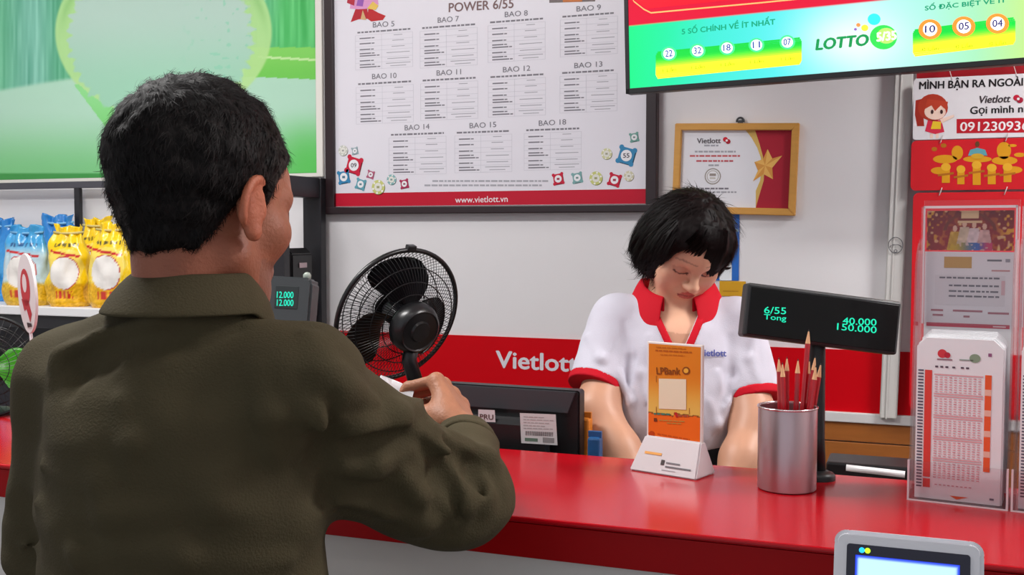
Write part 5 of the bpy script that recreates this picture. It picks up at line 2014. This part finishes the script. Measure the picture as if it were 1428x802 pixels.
def man_pig(p):
    q = (p - Hc) @ HR
    c = np.tile(np.array((166, 112, 84.0)), (len(p), 1))
    hd = np.linalg.norm(p - Hc, axis=1) < .2
    c = np.where(hd[:, None], np.array((150, 92, 68.0)), c)
    neck = (q[:, 1] < .0) & (q[:, 2] < -.03)
    c = np.where((neck & hd)[:, None], np.array((146, 86, 64.0)), c)
    ear = np.hypot((q[:, 1] + .01) / .03, q[:, 2] / .04) < 1
    c = mixc(c, (176, 98, 70), (ear & hd & (np.abs(q[:, 0]) > .072)).astype(float) * .8)
    n = vnoise(p, 55)
    stub = hd & (q[:, 1] > .03) & (q[:, 2] < -.045)
    c = mixc(c, (96, 70, 60), (stub * .35))
    return c + n[:, None] * np.array((14, 10, 8))


set_color(mb, man_pig, m_root, 'pigment')


# ---- hair
def hair_line(q):
    y = q[:, 1]
    z = np.interp(y, [-.12, -.075, -.045, -.028, -.012, .006, .012, .022, .03, .05, .085, .1], [-.062, -.060, -.052, -.02, .022, .034, .004, .002, .03, .045, .07, .075])
    z = z - .006 * np.sin(q[:, 0] * 160) * .3
    return z


cran = lambda q: smin(ell(q, (0, -.014, .044), (.083, .103, .095)), cap(q, (0, -.03, -.0), (0, -.026, -.06), .053, .0495), .03)


def man_hair_l(q):
    d = cran(q)
    top = vnoise(q + 2, 60) * .007 + vnoise(q + 5, 140) * .004
    d = d + top
    # nape hair thins out onto the neck
    zl = hair_line(q)
    return smax(d, (zl - q[:, 2]) * .8, .012)


man_hair = in_frame(man_hair_l, Hc, HR, HS)
Vh, Fh = surface_nets(man_hair, Hc - .17, Hc + .18, 0.0032)


def flow_m(p, n):
    q = (p - Hc) @ HR
    d = np.stack([q[:, 0] * 4 + 0.1, np.where(q[:, 2] > .09, .5, -.25), np.where(q[:, 2] > .10, .0, -1.0)], 1)
    return d @ HR.T


Vs, Fs = strands(Vh, Fh, 16000, .010, .0009, flow_m, 3, lift=.30, wav=.40)
Va = np.concatenate([Vh, Vs])
Fa = np.concatenate([Fh, Fs + len(Vh)])
hr = np_mesh('hair', Va, Fa, HAIRM, man, origin=m_root)


def man_hair_pig(p):
    q = (p - Hc) @ HR
    n = vnoise(p, 400)
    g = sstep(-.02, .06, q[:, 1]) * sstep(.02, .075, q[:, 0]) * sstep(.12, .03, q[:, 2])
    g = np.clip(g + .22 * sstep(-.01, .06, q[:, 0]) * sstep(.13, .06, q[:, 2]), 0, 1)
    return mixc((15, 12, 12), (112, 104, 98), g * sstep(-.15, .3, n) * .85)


set_color(hr, man_hair_pig, m_root, 'pigment')

# ---- jacket
jac = SDF()
jac.ell(m_mid - UP * .105 - m_fw * .008, (.168, .116, .175), TB)
jac.ell(m_mid - UP * .02 - m_fw * .025, (.12, .085, .075), TB, k=.05)
jac.ell(m_mid - UP * .31, (.166, .122, .23), TB, k=.06)
jac.cap(m_mid - UP * .28, m_mid - UP * .46, .13, .14, k=.08)
for sp, kk in ((m_sL, .05), (m_sR, .04)):
    jac.cap(m_neck0 - UP * .012 - m_hf * .004, sp, .056, .054, k=kk)
jac.cap(m_neck0 + UP * .008 - m_fw * .01, m_sL + UP * .016, .05, .05, k=.04)
jac.cap(m_sL, m_eL, .062, .058, k=.035)
jac.cap(m_eL, m_wL - (m_wL - m_eL) * .16, .056, .040, k=.02)
jac.cap(m_sR, m_eR, .058, .050, k=.03)
jac.cap(AP(470, 650, 1.09), AP(612, 702, 1.20), .048, .050, k=.03)
wr_c = m_eR + (m_wR - m_eR) * .82
jac.cap(m_eR + UP * -.004, wr_c, .057, .039, k=.02)
base_j = SDF()
base_j.ops = list(jac.ops)


def fold(pts, r, amp=0.6, k=.012, sub=False, d0=0.85, d1=1.6):
    """a crease or ridge lying on the cloth along a line of photo pixels"""
    h = [march(base_j, x, y, d0, d1) for x, y in pts]
    rr_ = [r * (0.35 if i in (0, len(h) - 1) else 1.0) for i in range(len(h))]
    if sub:
        h = [q_ - N_(ray(*p_)) * r * (1 - amp) for q_, p_ in zip(h, pts)]
    else:
        h = [q_ + N_(ray(*p_)) * r * amp for q_, p_ in zip(h, pts)]
    for a_, b_, ra, rb in zip(h, h[1:], rr_, rr_[1:]):
        jac.cap(a_, b_, ra, rb, k=k, sub=sub)


RIDGES = [([(80, 530), (92, 500), (140, 474), (220, 452), (320, 440)], .012), ([(50, 700), (160, 712), (300, 704), (440, 712)], .010), ([(30, 760), (120, 775), (260, 772), (400, 780)], .010),
          ([(60, 650), (150, 672), (300, 668)], .008), ([(440, 612), (500, 602), (548, 585), (585, 560)], .015), ([(455, 655), (520, 648), (580, 622)], .011), ([(430, 560), (470, 540), (520, 560)], .010),
          ([(575, 600), (610, 640), (640, 700), (638, 745)], .013), ([(600, 598), (645, 640), (668, 690), (660, 735)], .012), ([(628, 604), (676, 640), (694, 680)], .010), ([(555, 650), (580, 690), (585, 735)], .011),
          ([(430, 470), (450, 520), (446, 600), (440, 690)], .010), ([(470, 700), (540, 712), (600, 728)], .010), ([(360, 520), (380, 580), (386, 660)], .008), ([(170, 560), (190, 620), (180, 690)], .009)]
GROOVES = [([(92, 545), (104, 508), (150, 488), (230, 466)], .010), ([(458, 632), (510, 626), (560, 606)], .010), ([(592, 620), (624, 660), (640, 720)], .010), ([(622, 615), (660, 655), (672, 700)], .009),
           ([(462, 560), (458, 620), (452, 700)], .011), ([(430, 600), (450, 640), (462, 700)], .012), ([(480, 680), (550, 690)], .008), ([(330, 452), (250, 470), (180, 505)], .007)]
for pts, r in RIDGES:
    fold(pts, r * 1.15, amp=.55, k=.014)
for pts, r in GROOVES:
    fold(pts, r, amp=.42, k=.014, sub=True)
jac.disp(lambda p: vnoise(p @ TB * np.array([1, 1, 1.6]) + 1.7, 10) * .014 + vnoise(p @ TB * np.array([.8, 1, 1.5]), 24) * .008)
wr_dir = N_(m_wR - m_eR)
jac.cut(lambda p: np.where(np.linalg.norm(p - wr_c, axis=1) < .09, (p - wr_c) @ wr_dir - .004, -1.0), k=.003)
jac.cut(lambda p: (0.80 - p[:, 2]), k=.006)
lo2, hi2 = lo.copy() - .03, hi.copy() + .03
lo2[2], hi2[2] = .76, 1.46
Vj, Fj = surface_nets(jac, lo2, hi2, 0.0036)
np_mesh('jacket', Vj, Fj, OLIVE, man, origin=m_root)
# collar, cuffs and shoulder seam as parts of the clothing
collar('collar', man, m_neck0 + UP * .034 + m_hf * .004, N_(np.cross(m_hf, UP)), m_hf, N_(UP + m_hf * .34), .059, .064, .042, .040, .40, 28, .02, OLIVE, thick=.004, front_drop=.45)
cf = SDF()
c0_ = m_eR + (m_wR - m_eR) * .66
cf.cap(c0_, wr_c + wr_dir * .004, .0455, .0425)
cf.cut(lambda p: np.abs((p - (c0_ + wr_c) / 2) @ wr_dir) - .024, k=.003)
cf.disp(lambda p: vnoise(p, 60) * .004)
Vc, Fc = surface_nets(cf, c0_ - .09, wr_c + .09, .003)
np_mesh('cuff', Vc, Fc, OLIVE, man, origin=m_root)
# trousers and shoes
tr = SDF()
tr.ell(hips + UP * .02, (.168, .118, .13), TB)
for sgn in (-1, 1):
    hp = hips + m_rt * sgn * .085 - UP * .05
    kn = V3((hp[0], hp[1], .47)) + m_fw * .02
    an = V3((hp[0], hp[1], .10)) + m_rt * sgn * .02
    tr.cap(hp, kn, .09, .068, k=.03)
    tr.cap(kn, an, .066, .06, k=.02)
tr.cut(lambda p: .05 - p[:, 2])
l3, h3_ = hips - .25, hips + .25
l3[2], h3_[2] = .03, 1.06
Vt, Ft = surface_nets(tr, l3, h3_, .008)
np_mesh('trousers', Vt, Ft, DARKCLOTH, man, origin=m_root)
for sgn in (-1, 1):
    hp = hips + m_rt * sgn * .105
    shoe(man, V3((hp[0], hp[1], 0)) - m_fw * .06, V3((hp[0], hp[1], 0)) + m_fw * .19, SHOEM)

# the white slip he holds
pc = [AP(531, 523, 1.515), AP(578, 543, 1.50), AP(566, 590, 1.47), AP(515, 566, 1.485)]
sl = thing('paper_slip', 'folded white paper slip held in the man’s right hand', 'paper', tuple(sum(pc) / 4))
bm = bmesh.new()
g = []
for i in range(7):
    row = []
    for j in range(7):
        u, v = i / 6, j / 6
        q = (pc[0] * (1 - u) + pc[1] * u) * (1 - v) + (pc[3] * (1 - u) + pc[2] * u) * v
        q = q + cv(0, 1, 0) * .006 * math.sin(math.pi * u)
        row.append(bm.verts.new(q - V3(sl.location)))
    g.append(row)
for i in range(6):
    for j in range(6):
        bm.faces.new((g[i][j], g[i + 1][j], g[i + 1][j + 1], g[i][j + 1]))
bmesh.ops.solidify(bm, geom=list(bm.faces), thickness=.0012)
q = MB()
q._merge(bm)
q.build('sheet', PAPER, sl, smooth=True)

# ================================================================== the clerk (facing the counter)
WSKIN = mat('woman_skin', (255, 255, 255), rough=0.45, spec=0.4, attr='pigment', var=0.04, vscale=40, sss=0.02)
POLO = mat('white_polo', (206, 204, 216), rough=0.8, spec=0.2, bump=0.15, bscale=500)
POLO_R = mat('red_polo_trim', (196, 10, 34), rough=0.75, spec=0.2, bump=0.1, bscale=500)
w_sR, w_sL = AP(861, 450, 2.06), AP(1026, 455, 2.04)
w_mid = (w_sL + w_sR) / 2
w_rt = w_sR - w_sL
w_rt[2] = 0
w_rt = N_(w_rt)
w_fw = np.cross(UP, w_rt)
w_root = V3((w_mid[0], w_mid[1], 0)) - w_fw * .06
clerk = thing('person', 'woman in a white polo with red collar looking down behind the counter', 'person', tuple(w_root))
WB = np.stack([w_rt, w_fw, UP], 1)
WHf = N_(w_fw + CRT * .22)
WHR = head_frame(WHf, 38, -9)
Wc = AP(956, 347, 2.0)
WS = .82
w_nk = Wc + WHR @ np.array([0, -.03, -.05]) * WS
w_n0 = w_mid + UP * .045 - w_fw * .01
w_eR, w_wR = AP(832, 572, 1.965), AP(914, 720, 1.84)
w_eL, w_wL = AP(1053, 588, 1.95), AP(1005, 724, 1.84)
w_hip = w_root + UP * .86
torso = SDF()
torso.ell(w_mid - UP * .11 + w_fw * .015, (.138, .098, .17), WB)
torso.ell(w_mid - UP * .15 + w_fw * .05, (.115, .07, .075), WB, k=.04)
torso.ell(w_mid - UP * .30 + w_fw * .0, (.118, .098, .2), WB, k=.06)
torso.ell(w_hip + UP * .04, (.158, .115, .14), WB, k=.06)
for sp in (w_sR, w_sL):
    torso.cap(w_n0 - UP * .02, sp, .042, .043, k=.035)
wbdy = SDF()
wbdy.fn(lambda p: torso(p) + .009)
for sgn in (-1, 1):
    hp = w_hip + w_rt * sgn * .08 - UP * .05
    kn = V3((hp[0], hp[1], .45)) + w_fw * .02
    an = V3((hp[0], hp[1], .08))
    wbdy.cap(hp, kn, .078, .05, k=.04)
    wbdy.cap(kn, an, .048, .033, k=.02)
    wbdy.cap(an - UP * .04 - w_fw * .03, an - UP * .05 + w_fw * .12, .03, .024, k=.02)
for sp, el_, wr in ((w_sR, w_eR, w_wR), (w_sL, w_eL, w_wL)):
    wbdy.cap(sp, el_, .040, .038, k=.02)
    wbdy.cap(el_, el_ + (wr - el_) * .4, .040, .037, k=.02)
    wbdy.cap(el_ + (wr - el_) * .4, wr, .037, .0235, k=.02)
wbdy.cap(w_n0 - UP * .03, w_nk, .052, .047, k=.03)
whs = head_sdf(True)
wbdy.fn(in_frame(whs, Wc, WHR, WS), k=.016)
hand_ops(wbdy, w_wR, cv(.35, -.55, -.42), cv(.1, .6, -.75), .9, curls=((25, 30, 15),) * 4, thumb=(.7, .5, .3), right=True)
hand_ops(wbdy, w_wL, cv(-.35, -.55, -.42), cv(-.1, .6, -.75), .9, curls=((25, 30, 15),) * 4, thumb=(.7, .5, .3), right=False)
lo = np.minimum.reduce([w_sR, w_sL, w_eR, w_eL, w_wR, w_wL, w_root]) - .17
hi = np.maximum.reduce([w_sR, w_sL, w_eR, w_eL, w_wR, w_wL, w_root]) + .17
lo[2], hi[2] = 0, 1.56
V_, F_ = surface_nets(wbdy, lo, hi, .0027)
wbo = np_mesh('body', V_, F_, WSKIN, clerk, origin=w_root)


def w_pig(p):
    q = (p - Wc) @ WHR / WS
    hd = np.linalg.norm(p - Wc, axis=1) < .16
    c = np.tile(np.array((196, 146, 118.0)), (len(p), 1))
    c = np.where(hd[:, None], np.array((226, 176, 146.0)), c)
    ck = np.exp(-(((np.abs(q[:, 0]) - .04) / .02) ** 2 + ((q[:, 2] + .025) / .02) ** 2)) * hd
    c = mixc(c, (226, 160, 138), ck * .5)
    f = hd & (q[:, 1] > .055)
    lip = f & ((q[:, 0] / .0205) ** 2 + ((q[:, 2] + .0585) / (.0115 - .004 * (np.abs(q[:, 0]) / .024))) ** 2 < 1)
    c = np.where(lip[:, None], np.array((196, 100, 92.0)), c)
    lipl = f & (np.abs(q[:, 2] + .0585) < .0012) & (np.abs(q[:, 0]) < .021)
    c = np.where(lipl[:, None], np.array((140, 66, 60.0)), c)
    for s in (-1, 1):
        x = (q[:, 0] * s - .031)
        br = f & (np.abs(q[:, 2] - (.035 - .16 * x - 6 * x * x)) < .0024 - .05 * np.abs(x)) & (np.abs(x) < .022)
        c = np.where(br[:, None], np.array((178, 132, 112.0)), c)
        ey = f & (np.abs(q[:, 2] - (-.0045 + 12 * x * x)) < .0026) & (np.abs(x) < .0165)
        c = np.where(ey[:, None], np.array((92, 60, 52.0)), c)
        sh = f & (np.hypot(x / .02, (q[:, 2] - .005) / .009) < 1) & ~ey
        c = mixc(c, (188, 128, 108), sh * .5)
    return c


set_color(wbo, w_pig, w_root, 'pigment')


# ---- bob
def bob_l(q):
    d = ell(q, (0, -.012, .042), (.096, .104, .092))
    d = smin(d, ell(q, (0, -.028, -.025), (.113, .092, .088)), .05)
    d = smin(d, ell(q, (.0, .045, .050), (.084, .052, .062)), .03)
    # opening for the face, fringe swept to her left
    face = ell(q, (.014, .118, -.03), (.060, .105, .112))
    d = smax(d, -face, .008)
    d = smax(d, (-.088 + .35 * (q[:, 1] - .02).clip(0, .1) * 0 - q[:, 2]), .02)
    d = d + vnoise(q * np.array([1, 1, .25]), 90) * .006 + vnoise(q * np.array([1, 1, .3]) + 4, 200) * .003
    return d


bobw = in_frame(bob_l, Wc, WHR, WS)
Vh, Fh = surface_nets(bobw, Wc - .17, Wc + .17, .003)


def flow_w(p, n):
    q = (p - Wc) @ WHR
    d = np.stack([q[:, 0] * 5, np.where(q[:, 2] > .05, q[:, 1] * 7, 0), -1.0 + 0 * q[:, 0]], 1)
    return d @ WHR.T


Vs, Fs = strands(Vh, Fh, 7000, .040, .0016, flow_w, 8, lift=.012, wav=.05, segs=4, keep=lambda c: (lambda q: ~((q[:, 1] > .035) & (q[:, 2] < .13) & (np.abs(q[:, 0]) < .066)))((c - Wc) @ WHR / WS) + 1e-6)
# fringe locks across the forehead
lk = MB()
lockV, lockF = [], []
rs = np.random.RandomState(2)
for k in range(150):
    x0 = rs.uniform(-.045, .055)
    st_ = np.array([x0 * .55 - .008, .075 + rs.uniform(-.006, .006), .118 + rs.uniform(-.008, .004)])
    xe = x0 - .006 if x0 < 0.01 else x0 + .004
    ze = np.interp(x0, [-.05, -.02, .004, .018, .055], [-.008, .014, .046, .060, .058]) + rs.uniform(-.010, .006)
    en = np.array([xe, .101 - 10 * xe * xe + .002, ze])
    md_ = (st_ + en) / 2 + np.array([0, .026, .018])
    m_ = 8
    w0 = rs.uniform(.003, .006)
    for i in range(m_ + 1):
        t = i / m_
        q = st_ * (1 - t) ** 2 + md_ * 2 * t * (1 - t) + en * t * t
        w_ = w0 * (1 - t ** 3 * .85)
        for s in (-1, 1):
            lockV.append(Wc + WHR @ (q + np.array([s * w_, 0, 0])) * WS)
    b = k * 2 * (m_ + 1)
    for i in range(m_):
        lockF.append((b + 2 * i, b + 2 * i + 1, b + 2 * i + 3, b + 2 * i + 2))
Va = np.concatenate([Vh, Vs, np.array(lockV)])
Fa = np.concatenate([Fh, Fs + len(Vh), np.array(lockF) + len(Vh) + len(Vs)])
hw = np_mesh('hair', Va, Fa, mat('dark_bob_hair', (255, 255, 255), rough=0.5, spec=0.10, attr='pigment'), clerk, origin=w_root)
set_color(hw, lambda p: np.tile(np.array((16, 10, 10.0)), (len(p), 1)) + (vnoise(p, 300) * 10)[:, None], w_root, 'pigment')

# ---- polo shirt
polo = SDF()
polo.ops = list(torso.ops)
cufR, cufL = AP(832, 533, 2.0), AP(1049, 549, 1.985)
for sp, cf_ in ((w_sR, cufR), (w_sL, cufL)):
    polo.fn((lambda sp, cf_, ax: lambda p: np.maximum(cap(p, sp, cf_ + ax * .03, .054, .050), (p - cf_) @ ax))(sp, cf_, N_(cf_ - sp)), k=.022)
pre = SDF()
pre.ops = list(polo.ops)
base_j = pre
jac = polo
for pts, r, s_ in (([(872, 450), (880, 500), (872, 560)], .008, True), ([(862, 520), (880, 560), (886, 600)], .007, False), ([(1000, 520), (1012, 560), (1005, 600)], .008, False), ([(1018, 470), (1020, 520), (1010, 560)], .008, True),
                   ([(990, 560), (1000, 590), (985, 610)], .007, False), ([(820, 470), (838, 500), (834, 525)], .006, False), ([(1050, 470), (1046, 500), (1060, 535)], .006, False), ([(905, 470), (895, 520), (900, 560)], .006, False)):
    fold(pts, r, amp=.45, k=.012, sub=s_, d0=1.7, d1=2.4)
polo.disp(lambda p: vnoise(p, 16) * .006 + vnoise(p, 40) * .0025)
hem = 1.052
polo.cut(lambda p: hem - p[:, 2], k=.004)
vtop = w_n0 + w_fw * .06
vneck = lambda p: np.maximum(np.abs((p - vtop) @ w_rt) - np.interp(p[:, 2], [vtop[2] - .105, vtop[2] - .02, vtop[2] + .03], [-.004, .036, .055]), -((p - w_n0) @ w_fw) - .0)
polo.cut(lambda p: -vneck(p), k=.004)
polo_nc = SDF()
polo_nc.ops = list(polo.ops[:-1])
lo2, hi2 = lo.copy(), hi.copy()
lo2[2], hi2[2] = 1.0, 1.48
Vj, Fj = surface_nets(polo, lo2, hi2, .0034)
np_mesh('polo_shirt', Vj, Fj, POLO, clerk, origin=w_root)
# red placket edging the neck opening
plk = lambda p: np.maximum.reduce([polo_nc(p) - .0018, -(polo_nc(p) + .004), vneck(p) - .015, -vneck(p) , -((p - w_n0) @ w_fw) + .02])
sel = w_n0 - UP * .04 + w_fw * .08
Vp, Fp = surface_nets(plk, sel - .13, sel + .13, .0026)
np_mesh('placket', Vp, Fp, POLO_R, clerk, origin=w_root)
collar('collar', clerk, w_n0 + UP * .004 + w_fw * .008, w_rt, w_fw, N_(UP - w_fw * .12), .062, .062, .038, .062, .48, 24, .012, POLO_R, thick=.003, front_drop=.35, drop_w=1.2)
for sp, cf_ in ((w_sR, cufR), (w_sL, cufL)):
    ax = N_(cf_ - sp)
    cs = SDF()
    cs.cap(sp, cf_ + ax * .04, .0555, .0515)
    cs.cut((lambda cf_, ax: lambda p: np.abs((p - cf_) @ ax - .006) - .0085)(cf_, ax), k=.002)
    Vc, Fc = surface_nets(cs, cf_ - .08, cf_ + .08, .0026)
    np_mesh('sleeve_cuff', Vc, Fc, POLO_R, clerk, origin=w_root)
# chest lettering: small blue letters draped on the shirt
V2, F2 = glyph('Vietlott', 0.02, 0)
lo_g, hi_g = V2.min(0), V2.max(0)
LV = []
gx, gy = np.linspace(0, 1, 9), np.linspace(0, 1, 3)
GR = np.array([[march(pre, 974 + 39 * u, 496.5 - 9.5 * v_ + 1.0 * u, 1.75, 2.2) for v_ in gy] for u in gx])
for x, y in V2:
    u, v_ = (x - lo_g[0]) / (hi_g[0] - lo_g[0]), (y - lo_g[1]) / (hi_g[1] - lo_g[1])
    iu, iv = min(int(u * 8), 7), min(int(v_ * 2), 1)
    fu, fv = u * 8 - iu, v_ * 2 - iv
    h = (GR[iu, iv] * (1 - fu) + GR[iu + 1, iv] * fu) * (1 - fv) + (GR[iu, iv + 1] * (1 - fu) + GR[iu + 1, iv + 1] * fu) * fv
    LV.append(h - np.array(ray(1000, 490)) * .0045 - V3(w_root))
me = bpy.data.meshes.new('chest_lettering')
me.from_pydata([tuple(v) for v in LV], [], F2)
link_mesh('chest_lettering', me, ink((60, 70, 150)), clerk)
# trousers and shoes
tr = SDF()
tr.fn(lambda p: torso(p) - .004)
for sgn in (-1, 1):
    hp = w_hip + w_rt * sgn * .08 - UP * .05
    kn = V3((hp[0], hp[1], .45)) + w_fw * .02
    an = V3((hp[0], hp[1], .09))
    tr.cap(hp, kn, .088, .062, k=.03)
    tr.cap(kn, an, .06, .055, k=.02)
tr.cut(lambda p: p[:, 2] - hem - .006)
tr.cut(lambda p: .05 - p[:, 2])
l3, h3_ = w_hip - .25, w_hip + .25
l3[2], h3_[2] = .03, 1.09
Vt, Ft = surface_nets(tr, l3, h3_, .007)
np_mesh('trousers', Vt, Ft, DARKCLOTH, clerk, origin=w_root)
for sgn in (-1, 1):
    hp = w_hip + w_rt * sgn * .08
    shoe(clerk, V3((hp[0], hp[1], 0)) - w_fw * .05, V3((hp[0], hp[1], 0)) + w_fw * .16, SHOEM)
